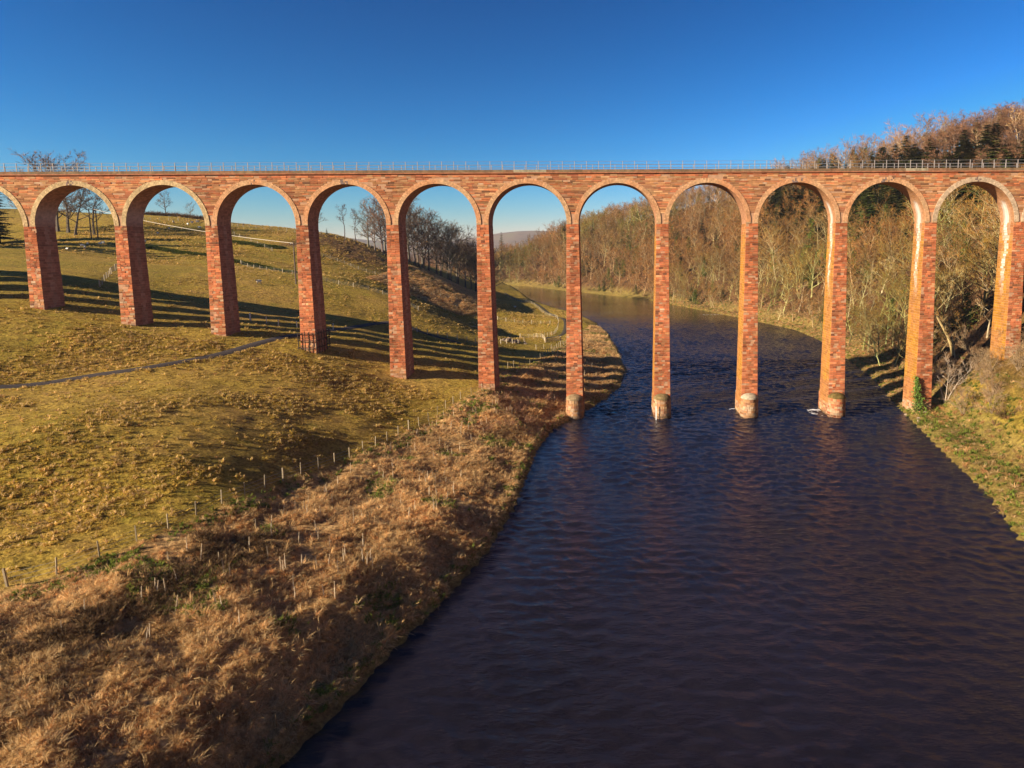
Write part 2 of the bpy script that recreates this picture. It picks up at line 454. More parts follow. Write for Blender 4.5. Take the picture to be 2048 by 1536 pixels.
    l.new(mth(n, l, 'ADD', mth(n, l, 'MULTIPLY', noise(n, l, 1.2, 7, 0.75, ob), 1.0), mth(n, l, 'MULTIPLY', mid, 1.2)), bp.inputs['Height'])
    l.new(bp.outputs[0], b.inputs['Normal'])
    me.materials.append(m)
    o = link('ground', me, kind='structure')
    tag(o, 'rolling pasture, rough river bank and steep valley side')


ground()


def resample(L, n):
    d = np.concatenate([[0], np.cumsum(np.linalg.norm(np.diff(L, axis=0), axis=1))])
    t = np.linspace(0, d[-1], n)
    return np.stack([np.interp(t, d, L[:, k]) for k in range(L.shape[1])], 1)


def smooth_line(L, n):
    """a curve through the points, resampled"""
    L = np.asarray(L, float)
    P = np.concatenate([[2 * L[0] - L[1]], L, [2 * L[-1] - L[-2]]])
    out = []
    for i in range(1, len(P) - 2):
        for t in np.linspace(0, 1, 12, endpoint=False):
            a, b, c, d = P[i - 1], P[i], P[i + 1], P[i + 2]
            out.append(0.5 * (2 * b + (c - a) * t + (2 * a - 5 * b + 4 * c - d) * t * t + (3 * b - a - 3 * c + d) * t ** 3))
    out.append(P[-2])
    return resample(np.array(out), n)


def river():
    # near reach: the ripples are real waves, cut out of a fine grid between the banks
    st = 0.26
    xs = np.arange(44, 152, st); ys = np.arange(-100, 182, st)
    gx, gy = np.meshgrid(xs, ys)
    P = np.stack([gx.ravel(), gy.ravel()], 1)
    coarse = np.stack(np.meshgrid(xs[::6], ys[::6]), -1).reshape(-1, 2)
    dd = np.maximum(sdist(coarse, RIGHT), -sdist(coarse, LEFT)).reshape(len(ys[::6]), len(xs[::6]))
    iy = np.minimum(np.arange(len(ys)) // 6, dd.shape[0] - 1); ix = np.minimum(np.arange(len(xs)) // 6, dd.shape[1] - 1)
    out = dd[iy][:, ix]                      # > 0 on land
    rf = np.interp(P[:, 1], [-200, -80, -45, -10, 70, 120, 160, 178], [0.9, 0.9, 0.95, 1.1, 1.1, 0.65, 0.15, 0])
    amp = rf * (0.45 + 0.75 * vnoise(P, 14, 81)) * (0.75 + 0.5 * vnoise(P, 4.5, 82))
    rw = np.random.default_rng(4)
    z = np.zeros(len(P))
    for k in range(46):
        lam = 0.65 * (2.6 / 0.65) ** rw.random()
        th = rw.normal(math.pi / 2 - 0.15, 0.55)
        kk = 2 * math.pi / lam
        z += 0.054 / kk * np.sin(kk * (P[:, 0] * math.cos(th) + P[:, 1] * math.sin(th)) + rw.uniform(0, 6.28) + 1.5 * vnoise(P, 9, 200 + k))
    V = np.concatenate([P, (z * amp)[:, None]], 1)
    nx = len(xs); i = np.arange(len(ys) - 1)[:, None] * nx; j = np.arange(nx - 1)[None, :]
    F = np.stack([i + j, i + j + 1, i + j + nx + 1, i + j + nx], -1)
    F = F[out[:-1, :-1] < 4.0]
    used = np.unique(F); remap = np.zeros(len(V), int); remap[used] = np.arange(len(used))
    mb = MB(); mb.add(V[used], remap[F])
    # far reach, a calm strip round the bend
    n = 240
    A = resample(LEFT, n); B = resample(RIGHT, n)
    d = B - A; d /= np.linalg.norm(d, axis=1)[:, None]
    A = A - d * 5; B = B + d * 5
    m_ = 30
    t = np.linspace(0, 1, m_)
    P2 = (A[:, None] * (1 - t)[None, :, None] + B[:, None] * t[None, :, None]).reshape(-1, 2)
    V2 = np.concatenate([P2, np.full((n * m_, 1), -0.006)], 1)
    i = np.arange(n - 1)[:, None] * m_; j = np.arange(m_ - 1)[None, :]
    F2 = np.stack([i + j, i + j + 1, i + j + m_ + 1, i + j + m_], -1).reshape(-1, 4)
    F2 = F2[(P2[F2][:, :, 1].max(1) > 176) | (P2[F2][:, :, 1].min(1) < -98)]
    mb.add(V2, F2)
    me = mb.mesh('river', True)
    yy = np.concatenate([V[used][:, 1], V2[:, 1]])
    rf = np.interp(yy, [-200, -80, -45, -10, 70, 130, 200, 420], [0.5, 0.55, 0.7, 1, 1, 0.6, 0.3, 0.2])
    a_ = me.attributes.new('riffle', 'FLOAT', 'POINT'); a_.data.foreach_set('value', rf.astype(np.float32))
    m, n_, l, b = new_mat('river_water', 0.03, 0.5)
    b.inputs['IOR'].default_value = 1.333
    tc = n_.new('ShaderNodeTexCoord'); ob = tc.outputs['Object']
    # peat-brown water over a stony bed
    bed = noise(n_, l, 0.06, 5, 0.6, ob)
    bed2 = noise(n_, l, 0.9, 5, 0.7, ob)
    c = ramp(n_, l, bed, [(0.35, (0.008, 0.005, 0.004)), (0.55, (0.016, 0.009, 0.006)), (0.75, (0.030, 0.017, 0.010))])
    c = mix(n_, l, 1.0, c, ramp(n_, l, bed2, [(0.3, (0.7, 0.7, 0.7)), (0.7, (1.25, 1.25, 1.25))]), 'MULTIPLY')
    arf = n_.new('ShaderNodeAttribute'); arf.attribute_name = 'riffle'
    c = mix(n_, l, ramp(n_, l, mth(n_, l, 'MULTIPLY', arf.outputs['Fac'], mth(n_, l, 'ADD', bed, 0.5)), [(0.33, (0, 0, 0)), (0.85, (0.92, 0.92, 0.92))]), c, (0.006, 0.009, 0.022))  # bluish base colour on the rippled reach stands in for reflected sky
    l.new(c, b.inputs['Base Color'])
    mp = n_.new('ShaderNodeMapping'); mp.inputs['Rotation'].default_value = (0, 0, 0.25); mp.inputs['Scale'].default_value = (0.6, 1.5, 1)
    l.new(ob, mp.inputs['Vector'])
    w1 = noise(n_, l, 1.3, 3, 0.55, mp.outputs[0]); w2 = noise(n_, l, 3.2, 4, 0.6, mp.outputs[0])
    calm = ramp(n_, l, noise(n_, l, 0.05, 3, 0.5, ob), [(0.38, (0.45, 0.45, 0.45)), (0.62, (1, 1, 1))])
    ar = n_.new('ShaderNodeAttribute'); ar.attribute_name = 'riffle'
    calm = mth(n_, l, 'MULTIPLY', calm, ar.outputs['Fac'])
    h = mth(n_, l, 'ADD', mth(n_, l, 'MULTIPLY', w1, 1.0), mth(n_, l, 'MULTIPLY', w2, 0.55))
    bp = n_.new('ShaderNodeBump'); bp.inputs['Distance'].default_value = 0.22
    l.new(calm, bp.inputs['Strength'])
    l.new(h, bp.inputs['Height']); l.new(bp.outputs[0], b.inputs['Normal'])
    me.materials.append(m)
    o = link('river', me, kind='structure')
    tag(o, 'wide dark rippled river running under the arches')


river()


def ribbon(name, L, width, col, label, lift=0.04):
    L = smooth_line(L, 160)
    t = np.gradient(L, axis=0); t /= np.linalg.norm(t, axis=1)[:, None]
    nrm = np.stack([-t[:, 1], t[:, 0]], 1)
    offs = np.array([-0.5, -0.25, 0, 0.25, 0.5]) * width
    P = (L[:, None] + nrm[:, None] * offs[None, :, None]).reshape(-1, 2)
    z = land(P, True) + lift + 0.03
    z = np.maximum(z, np.repeat(land(L) + lift, 5))
    V = np.concatenate([P, z[:, None]], 1)
    # edges are tucked into the turf
    V[0::5, 2] -= 0.25; V[4::5, 2] -= 0.25
    i = np.arange(len(L) - 1)[:, None] * 5; j = np.arange(4)[None, :]
    F = np.stack([i + j, i + j + 1, i + j + 6, i + j + 5], -1).reshape(-1, 4)
    mb = MB(); mb.add(V, F, col)
    o = mb.build(name, M_PATH, smooth=True, kind='structure')
    tag(o, label)


ribbon('path', PATH, 2.3, (0.055, 0.042, 0.038), 'narrow dark tarmac path crossing the field under the arches')
ribbon('riverside_path', TRACK, 2.4, (0.075, 0.058, 0.035), 'dark gravel path following the curve of the river behind the piers')


def moor():
    """far heather hills on the skyline"""
    xs = np.arange(-3600, 3200, 110.0); ys = np.arange(2900, 5600, 110.0)
    gx, gy = np.meshgrid(xs, ys); P = np.stack([gx.ravel(), gy.ravel()], 1)
    def bump(x, y, sx, sy, h): return h * np.exp(-((P[:, 0] - x) / sx) ** 2 - ((P[:, 1] - y) / sy) ** 2)
    z = bump(-430, 4200, 620, 650, 150) + bump(-1750, 4100, 520, 600, 112) + bump(-2900, 4200, 700, 700, 90) + bump(1200, 4400, 900, 700, 110)
    z = z + 14 * (vnoise(P, 420, 9) - 0.5) - 6
    V = np.concatenate([P, z[:, None]], 1)
    nx = len(xs); i = np.arange(len(ys) - 1)[:, None] * nx; j = np.arange(nx - 1)[None, :]
    F = np.stack([i + j, i + j + 1, i + j + nx + 1, i + j + nx], -1).reshape(-1, 4)
    mb = MB(); mb.add(V, F)
    me = mb.mesh('moorland_hill', True)
    m, n, l, b = new_mat('heather_moor', 0.95, 0.05)
    tc = n.new('ShaderNodeTexCoord')
    f = noise(n, l, 0.004, 6, 0.6, tc.outputs['Object'])
    l.new(ramp(n, l, f, [(0.35, (0.10, 0.065, 0.05)), (0.5, (0.17, 0.11, 0.075)), (0.65, (0.16, 0.14, 0.06))]), b.inputs['Base Color'])
    me.materials.append(m)
    o = link('hill', me, kind='structure')
    tag(o, 'distant rounded heather hill seen through the arch')


moor()

# ------------------------------------------------------------------ the viaduct
PITCH_M = 15.0
ZS = 32.89            # springing
ZC = 33.1             # centre of the arch circles
RI = 6.5
RO = 7.27
WB = 3.79             # depth of the piers at the springing
HW0, BX, BY = 1.004, 0.0132, 0.0144
ZTOP = 41.2
PIER_X = [15.0 * k for k in range(-6, 13)]
RED = [(0.50, 0.155, 0.062), (0.44, 0.135, 0.058), (0.54, 0.185, 0.075), (0.39, 0.125, 0.06), (0.48, 0.19, 0.09), (0.36, 0.11, 0.055)]
BROWN = [(0.47, 0.245, 0.11), (0.41, 0.195, 0.09), (0.52, 0.31, 0.15), (0.35, 0.165, 0.085), (0.45, 0.22, 0.09)]
PALE = [(0.46, 0.29, 0.17), (0.50, 0.36, 0.23), (0.43, 0.25, 0.15)]
DARK = [(0.10, 0.05, 0.035), (0.14, 0.075, 0.05), (0.16, 0.085, 0.045)]
MORTAR = (0.40, 0.23, 0.135)
rs = random.Random(11)
RL = [0.03]
CT = [1.0]            # tone of the course being laid


def pick(x, z, place):
    """colour of one stone: red low on the piers, browner above, pale where it has weathered"""
    n1 = float(vnoise(np.array([(x * 1.0 + 500, z + 100)]), 3.4, 31)[0])
    n2 = float(vnoise(np.array([(x + 300, z + 50)]), 5.5, 33)[0])
    n3 = float(vnoise(np.array([(x * 1.1 + 700, z * 0.16 + 20)]), 1.0, 37)[0])      # water streaks run down the face
    n3 = 1.08 - 0.42 * max(0.0, n3 - 0.55) / 0.45 if place != 'base' else 1.0
    r = rs.random()
    if place == 'pier':
        p_pale = 0.03 + 0.5 * max(0, n1 - 0.72) * 2 ; p_brown = 0.14
    elif place == 'base':
        p_pale = 0.45; p_brown = 0.3
    else:
        p_pale = 0.035 + 0.3 * max(0, n1 - 0.65) * 2; p_brown = 0.35 + 0.4 * n2
    if r < p_pale: c = rs.choice(PALE)
    elif r < p_pale + p_brown: c = rs.choice(BROWN)
    elif r > 0.95: c = rs.choice(DARK)
    else: c = rs.choice(RED)
    k = rs.uniform(0.62, 1.08) * (0.82 + 0.36 * n2) * CT[0] * n3
    m = (0.50, 0.15, 0.057) if place == 'pier' else (0.43, 0.18, 0.075)
    f = 0.3 if place != 'base' else 0.2
    return tuple((v * (1 - f) + w * f) * k for v, w in zip(c, m))


STONES = []          # (size, mb, parent name, key) of every front stone, sorted later


def stone(pts_fn, s0, s1, z0, z1, nrm, relief, col, rough=0.016):
    """one squared stone with a worn, uneven face; pts_fn(s, z) gives the wall surface"""
    g, gz = 0.0015, 0.018
    a = [pts_fn(s0 + g, z0 + gz), pts_fn(s1 - g, z0 + gz), pts_fn(s1 - g, z1 - gz), pts_fn(s0 + g, z1 - gz)]
    ch = min(0.03, 0.25 * (s1 - s0), 0.25 * (z1 - z0))
    b = []
    cs_ = ch * 0.5
    for (s, z) in ((s0 + g + cs_, z0 + gz + ch), (s1 - g - cs_, z0 + gz + ch), (s1 - g - cs_, z1 - gz - ch), (s0 + g + cs_, z1 - gz - ch)):
        p = np.array(pts_fn(s + rs.uniform(-rough, rough), z + rs.uniform(-rough, rough)))
        b.append(p + nrm * (relief + rs.uniform(-rough, rough)))
    mb = MB()
    mb.add(np.array(a + b), [(0, 1, 5, 4), (1, 2, 6, 5), (2, 3, 7, 6), (3, 0, 4, 7), (4, 5, 6, 7)], col)
    return mb


def courses(z0, z1, lo, hi):
    out = [z0]
    while out[-1] < z1 - hi * 0.6:
        out.append(out[-1] + rs.uniform(lo, hi))
    out[-1] = z1
    return out


def split(s0, s1, lo, hi):
    out = [s0]
    while s1 - out[-1] > hi:
        out.append(out[-1] + rs.uniform(lo, hi))
    if s1 - out[-1] < lo * 0.6 and len(out) > 1: out.pop()
    out.append(s1)
    return out


viaduct = empty('viaduct', (60, 0, 0))
tag(viaduct, 'tall red sandstone railway viaduct of round arches striding across the river', 'viaduct')
VI = Matrix.Translation((-60, 0, 0))


def vbuild(mb, name, mat, parent, kind=None, smooth=False):
    """link a mesh given in world coordinates under a part of the viaduct"""
    o = mb.build(name, mat, None, smooth, None, kind)
    o.parent = parent
    o.matrix_parent_inverse = PINV[parent.name]
    return o


PINV = {viaduct.name: VI}


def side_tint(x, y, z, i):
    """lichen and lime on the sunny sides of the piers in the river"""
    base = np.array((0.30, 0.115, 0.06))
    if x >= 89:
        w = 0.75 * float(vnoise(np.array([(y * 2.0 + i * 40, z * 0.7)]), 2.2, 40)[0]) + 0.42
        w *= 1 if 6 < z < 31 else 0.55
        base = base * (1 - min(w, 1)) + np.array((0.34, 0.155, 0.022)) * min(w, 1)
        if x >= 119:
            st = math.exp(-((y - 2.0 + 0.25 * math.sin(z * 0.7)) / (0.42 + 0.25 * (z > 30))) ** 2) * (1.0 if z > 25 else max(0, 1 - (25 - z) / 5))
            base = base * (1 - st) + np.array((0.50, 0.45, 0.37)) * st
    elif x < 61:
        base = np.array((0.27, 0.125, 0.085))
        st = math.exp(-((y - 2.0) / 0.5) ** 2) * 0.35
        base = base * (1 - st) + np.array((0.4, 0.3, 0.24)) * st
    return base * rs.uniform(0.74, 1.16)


def pier_base(x):
    if 70 < x < 125: return -1.4
    return min(zland(x - 1.2, -0.4), zland(x + 1.2, -0.4), zland(x, 4.2)) - 1.0


PIERS = {}
for i, X in enumerate(PIER_X):
    zb = pier_base(X)
    hw = lambda z: HW0 + BX * (ZS - z)
    yf = lambda z: -BY * (ZS - z)
    yb = lambda z: WB + BY * (ZS - z)
    mb = MB()
    z_ = [zb, ZS]
    V = []
    for z in z_:
        V += [(X - hw(z), yf(z), z), (X + hw(z), yf(z), z), (X + hw(z), yb(z), z), (X - hw(z), yb(z), z)]
    mb.add(V, BOXF, MORTAR)
    p = vbuild(mb, 'pier', M_STONE, viaduct)
    PINV[p.name] = Matrix.Identity(4)
    PIERS[X] = p
    if X < -20 or X > 155: continue
    front = lambda s, z: (X + s, yf(z), z)
    rest = MB()
    cs = courses(max(zb, -0.2 if 70 < X < 125 else zb), ZS, 0.29, 0.40)
    zg = zb + 1.0
    for z0, z1 in zip(cs[:-1], cs[1:]):
        h = hw((z0 + z1) / 2); CT[0] = rs.uniform(0.80, 1.12); RL[0] = rs.uniform(0.03, 0.06)
        ss = split(-h, h, 0.42, 0.85)
        for s0, s1 in zip(ss[:-1], ss[1:]):
            zm = (z0 + z1) / 2
            place = 'base' if zm < zg + 1.6 or (70 < X < 125 and zm < 2.2) else 'pier'
            if X < 16 and zm < zg + 7 and rs.random() < 0.35: place = 'base'
            rel = RL[0] + rs.uniform(-0.02, 0.03) if rs.random() > 0.05 else rs.uniform(-0.08, -0.03)
            st = stone(front, s0, s1, z0, z1, np.array((0, -1.0, 0)), rel, pick(X + s0, z0, place))
            STONES.append(((s1 - s0) * (z1 - z0), st, p, rest))
    # sides
    for sg in (-1, 1):
        side = lambda s, z: (X + sg * hw(z), s, z)
        c2 = courses(max(zb, -0.2), ZS, 0.34, 0.5)
        for z0, z1 in zip(c2[:-1], c2[1:]):
            y0, y1 = yf((z0 + z1) / 2), yb((z0 + z1) / 2)
            ss = split(y0, y1, 0.5, 1.1)
            for s0, s1 in zip(ss[:-1], ss[1:]):
                zm = (z0 + z1) / 2
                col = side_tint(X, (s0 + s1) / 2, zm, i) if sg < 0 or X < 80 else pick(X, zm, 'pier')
                if zm < 2 and X > 70: col = np.array(rs.choice(PALE + BROWN)) * rs.uniform(0.6, 0.95) * (0.4 if zm < 0.25 else 1)
                m1 = stone(side, s0, s1, z0, z1, np.array((sg, 0, 0.0)), rs.uniform(0.015, 0.05), tuple(col), 0.012)
                rest.merge(m1)
    PIERS[X] = p
    p['_rest'] = 1
    STONES.append((0, None, p, rest))

# cutwaters round the feet of the four piers in the river
for X in (75.0, 90.0, 105.0, 120.0):
    for sg in (1, -1):
        mb = MB()
        cx, yc = X, (-0.40 if sg > 0 else WB + 0.40)
        a_, b_ = 1.44, 1.62
        def on(ang, z, r=1.0):
            k = 1.0 + 0.035 * (3.3 - z) / 3.3
            return np.array((cx + a_ * k * r * math.cos(ang), yc - sg * b_ * k * r * math.sin(ang), z))
        zc_ = courses(-1.0, 3.25, 0.30, 0.44)
        core = []
        K = 13
        for z in (-1.2, 3.25):
            core += [on(math.pi * k / (K - 1), z) for k in range(K)]
        mb.add(np.array(core), [(k, k + 1, K + k + 1, K + k) for k in range(K - 1)] if sg > 0 else [(k + 1, k, K + k, K + k + 1) for k in range(K - 1)], MORTAR)
        for z0, z1 in zip(zc_[:-1], zc_[1:]):
            th = [0.0]
            while th[-1] < math.pi - 0.3: th.append(th[-1] + rs.uniform(0.28, 0.52))
            th[-1] = math.pi
            for t0, t1 in zip(th[:-1], th[1:]):
                pale = (z0 < 1.7)
                c = rs.choice(PALE if pale and rs.random() < 0.4 else (BROWN + PALE[:1] if X < 110 else BROWN + RED))
                k = rs.uniform(0.62, 1.0) * (0.35 if z0 < 0.12 else 0.7 if z0 < 0.5 else 1)
                r_ = 1 + rs.uniform(0.02, 0.05); g = 0.02
                A = [on(t0 + g, z0 + .015), on(t1 - g, z0 + .015), on(t1 - g, z1 - .015), on(t0 + g, z1 - .015)]
                B = [on(t0 + .05, z0 + .05, r_), on(t1 - .05, z0 + .05, r_), on(t1 - .05, z1 - .05, r_), on(t0 + .05, z1 - .05, r_)]
                F = [(0, 1, 5, 4), (1, 2, 6, 5), (2, 3, 7, 6), (3, 0, 4, 7), (4, 5, 6, 7)]
                if sg < 0: F = [f[::-1] for f in F]
                mb.add(np.array(A + B), F, tuple(v * k for v in c))
        # domed cap
        R_ = 6
        V = []
        for r in range(R_):
            e = r / (R_ - 1) * math.pi / 2
            V += [on(math.pi * k / (K - 1), 3.25, 1.05 * math.cos(e)) + np.array((0, 0, 0.85 * math.sin(e))) for k in range(K)]
        F = [(r * K + k, r * K + k + 1, (r + 1) * K + k + 1, (r + 1) * K + k) for r in range(R_ - 1) for k in range(K - 1)]
        if sg < 0: F = [f[::-1] for f in F]
        cc = {75.0: (0.25, 0.17, 0.09), 90.0: (0.17, 0.12, 0.055), 105.0: (0.36, 0.29, 0.2), 120.0: (0.13, 0.09, 0.03)}[X]
        mb.add(np.array(V), F, np.array([np.array(cc) * rs.uniform(0.75, 1.2) for _ in F]))
        vbuild(mb, 'cutwater', M_STONE, PIERS[X])

# arches: one part per bay (soffit and spandrel core) with brick rings and stone facing
for i in range(len(PIER_X) - 1):
    xc = (PIER_X[i] + PIER_X[i + 1]) / 2
    inview = -30 < xc < 170
    N = 96
    ang = np.linspace(math.pi, 0, N + 1)
    px = xc + RI * np.cos(ang); pz = ZC + RI * np.sin(ang)
    px = np.concatenate([[xc - RI], px, [xc + RI]]); pz = np.concatenate([[ZS], pz, [ZS]])
    n = len(px)
    mb = MB()
    # soffit
    ys_ = np.linspace(-0.08, WB + 0.08, 9)
    V = np.array([(px[k], y, pz[k]) for k in range(n) for y in ys_])
    F, Cc = [], []
    for k in range(n - 1):
        for j in range(8):
            F.append((k * 9 + j, k * 9 + j + 1, k * 9 + 10 + j, k * 9 + 9 + j))
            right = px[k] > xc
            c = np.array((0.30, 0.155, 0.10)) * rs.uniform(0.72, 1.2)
            z = pz[k]
            if right and xc > 110:          # lime and orange lichen where water has run down the haunch
                y = (ys_[j] + ys_[j + 1]) / 2
                st = math.exp(-((y - 2.0) / (0.75 if xc > 120 else 0.55)) ** 2) * sstep(np.array([37.2 - z]), 0, 1.5)[0]
                c = c * (1 - st) + np.array((0.52, 0.47, 0.40)) * st
                if st < 0.4: c = c * 0.6 + 0.4 * np.array((0.38, 0.18, 0.05))
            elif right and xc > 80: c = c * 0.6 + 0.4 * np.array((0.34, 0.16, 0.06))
            elif not right and xc < 20:
                st = 0.5 * math.exp(-((z - 34.5) / 1.6) ** 2); c = c * (1 - st) + np.array((0.42, 0.36, 0.33)) * st
            Cc.append(c)
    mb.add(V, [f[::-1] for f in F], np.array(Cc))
    # front and back walls between the arch and the string course
    for y, flip in ((0.0, False), (WB, True)):
        top = np.clip(px, xc - 7.5, xc + 7.5)
        top[0] = xc - 7.5; top[-1] = xc + 7.5
        V = np.concatenate([np.stack([px, np.full(n, y), pz], 1), np.stack([top, np.full(n, y), np.full(n, ZTOP)], 1), [(xc - 7.5, y, ZS), (xc + 7.5, y, ZS)]])
        F = [(k, n + k, n + k + 1, k + 1) for k in range(n - 1)] + [(2 * n, n, 0), (n - 1, 2 * n - 1, 2 * n + 1)]
        if flip is False: F = [f[::-1] for f in F]
        mb.add(V, F, MORTAR)
    arch = vbuild(mb, 'arch', M_BRICK, viaduct)
    PINV[arch.name] = Matrix.Identity(4)
    if not inview: continue
    # rings of header bricks
    rg = MB()
    nb = 88
    for ring, (r0, r1, yo) in enumerate(((RI, RI + 0.25, 0.13), (RI + 0.25, RI + 0.51, 0.12), (RI + 0.51, RO, 0.115))):
        for sgn, yw in ((-1, 0.0), (1, WB)):
            if sgn > 0 and ring: continue
            da = math.pi / nb
            for k in range(nb):
                a0, a1 = k * da + 0.0012, (k + 1) * da - 0.0012
                dd = yo + rs.uniform(-0.012, 0.012)
                mott = float(vnoise(np.array([(k * 0.5 + i * 37, ring * 0.7)]), 4.0, 50)[0])
                c = np.array((0.50, 0.31, 0.165)) * (1 - 0.75 * mott) + np.array((0.50, 0.20, 0.085)) * 0.75 * mott
                if xc < 20: c = np.array((0.52, 0.37, 0.195)) * (0.78 + 0.3 * mott)
                if xc > 128: c = np.array((0.48, 0.35, 0.23)) * (0.78 + 0.3 * mott)
                top_ = abs(a0 - math.pi / 2)
                damp = {-7.5: .10, 22.5: .05, 37.5: .10, 112.5: .12, 127.5: .17, 142.5: .10}.get(xc, 0)
                if top_ < damp and rs.random() < 0.4: c = np.array((0.19, 0.13, 0.11))
                c = c * rs.uniform(0.8, 1.2)
                V = []
                for rr in (r0 + 0.003, r1 - 0.003):
                    for a in (a0, a1):
                        V.append((xc + rr * math.cos(a), yw + sgn * dd, ZC + rr * math.sin(a)))
                        V.append((xc + rr * math.cos(a), yw - sgn * 0.05, ZC + rr * math.sin(a)))
                # 0 r0a0 front,1 r0a0 back,2 r0a1 f,3 r0a1 b,4 r1a0 f,5,6 r1a1 f,7
                F = [(0, 2, 6, 4), (0, 1, 3, 2), (4, 6, 7, 5), (0, 4, 5, 1), (2, 3, 7, 6)]
                if sgn > 0: F = [f[::-1] for f in F]
                rg.add(np.array(V), [f[::-1] for f in F], c)
    for sgn in (-1, 1):     # short upright feet of the ring
        for dx in (-1, 1):
            xa = xc + dx * RI
            xb_ = xc + dx * (RI + 0.75)
            box(rg, min(xa, xb_), max(xa, xb_), (-0.10 if sgn < 0 else WB - 0.05), (0.05 if sgn < 0 else WB + 0.10), ZS + 0.004, ZC, (0.42, 0.27, 0.15))
    vbuild(rg, 'arch_ring', M_BRICK, arch, kind='stuff')
    arch['_xc'] = xc

# spandrel masonry, gathered round each pier
for X in PIER_X:
    if X < -31 or X > 160: continue
    parent = PIERS[X]
    rest = MB()
    front = lambda s, z: (X + s, 0.0, z)
    cs = courses(34.6, ZTOP, 0.25, 0.34)
    for z0, z1 in zip(cs[:-1], cs[1:]):
        zz = z0 - ZC; CT[0] = rs.uniform(0.78, 1.14); RL[0] = rs.uniform(0.025, 0.055)
        half = 7.5 - (math.sqrt(max(0, (RO - 0.05) ** 2 - zz * zz)) if zz < RO - 0.05 else 0)
        if half < 0.15: continue
        ss = split(-half, half, 0.6, 1.5)
        for s0, s1 in zip(ss[:-1], ss[1:]):
            col = pick(X + s0, z0, 'spandrel')
            if z0 > 40.6 and rs.random() < 0.6: col = rs.choice(RED)
            rel = RL[0] + rs.uniform(-0.015, 0.03) if rs.random() > 0.06 else rs.uniform(-0.06, -0.02)
            st = stone(front, s0, s1, z0, z1, np.array((0, -1.0, 0)), rel, col)
            STONES.append(((s1 - s0) * (z1 - z0), st, parent, rest))
    STONES.append((0, None, parent, rest))

STONES.sort(key=lambda t: -t[0])
n_single = 0
for size, st, par, rest in STONES:
    if st is None: continue
    vis = par in [PIERS[x] for x in PIER_X if -16 < x < 140]
    if n_single < 290 and vis:
        vbuild(st, 'stone', M_STONE, par); n_single += 1
    else:
        rest.merge(st)
done = set()
for size, st, par, rest in STONES:
    if st is None and id(rest) not in done and rest.n:
        done.add(id(rest))
        vbuild(rest, 'masonry_facing', M_STONE, par, kind='stuff')
for o in bpy.data.objects:
    for k in ('_rest', '_xc'):
        if k in o: del o[k]

# string course, coping and deck
mb = MB()
XA, XB = -97.5, 187.5
box(mb, XA, XB, -0.26, WB + 0.9, ZTOP, ZTOP + 0.17, (0.33, 0.13, 0.065))
vbuild(mb, 'string_course', M_COPE, viaduct)
mb = MB()
box(mb, XA, XB, 0.05, WB + 0.75, ZTOP + 0.17, ZTOP + 0.45, (0.2, 0.16, 0.1))
vbuild(mb, 'deck', M_COPE, viaduct)
x = -36.0
coping = MB()
for row, (y0, y1) in enumerate(((-0.20, 0.28), (WB + 0.45, WB + 0.95))):
    x = -36.0
    while x < 165:
        L_ = rs.uniform(1.5, 2.1)
        m1 = MB()
        c = np.array(rs.choice([(0.18, 0.11, 0.06), (0.20, 0.13, 0.07), (0.17, 0.105, 0.055), (0.22, 0.115, 0.06)]))
        if 65 < x < 70 or 130 < x < 133: c = np.array((0.3, 0.25, 0.16))
        dy = rs.uniform(-0.006, 0.006)
        box(m1, x + 0.004, x + L_ - 0.004, y0 + dy, y1 + dy, ZTOP + 0.172, ZTOP + 0.62 + rs.uniform(-0.008, 0.008), tuple(c))
        if row == 0 and -20 < x < 152: vbuild(m1, 'coping_stone', M_COPE, viaduct)
        else: coping.merge(m1)
        x += L_
box(coping, XA, -36.05, -0.2, 0.28, ZTOP + 0.172, ZTOP + 0.62, (0.17, 0.12, 0.07))
box(coping, XA, -36.05, WB + 0.45, WB + 0.95, ZTOP + 0.172, ZTOP + 0.62, (0.17, 0.12, 0.07))
vbuild(coping, 'coping', M_COPE, viaduct, kind='stuff')

# steel railings on both edges
RAILZ = (43.12, 42.62, 42.15)
for row, y in enumerate((-0.02, WB + 0.72)):
    mb = MB()
    xa, xb = -40.0, 164.0
    for z in RAILZ:
        box(mb, xa, xb, y - 0.022, y + 0.022, z - 0.024, z + 0.024, (0.16, 0.15, 0.15))
    rail = vbuild(mb, 'railing', M_METAL, viaduct)
    rail['label'] = ('near' if row == 0 else 'far') + ' steel railing of posts and three rails along the deck edge'
    PINV[rail.name] = Matrix.Identity(4)
    pm = MB()
    box(pm, -0.045, 0.045, -0.045, 0.045, 0, 43.19 - 41.6, (0.30, 0.26, 0.24))
    box(pm, -0.08, 0.08, -0.07, 0.07, 0, 0.05, (0.4, 0.36, 0.33))
    pmesh = pm.mesh('railing_post'); pmesh.materials.append(M_METAL)
    x = xa + (0.0 if row == 0 else 0.55)
    while x < xb:
        o = link('post', pmesh, rail)
        o.matrix_parent_inverse = Matrix.Identity(4)
        o.location = (x, y, ZTOP + 0.40)
        x += 1.93 if row else 1.99
# ------------------------------------------------------------------ vegetation builders
def rand_dir(rr, d, spread):
    """a unit direction turned away from d by about spread radians"""
    d = np.asarray(d, float)
    v = np.array([rr.gauss(0, 1) for _ in range(3)])
    v -= d * (v @ d); v /= np.linalg.norm(v) + 1e-9
    o = d * math.cos(spread) + v * math.sin(spread)
    return o / np.linalg.norm(o)


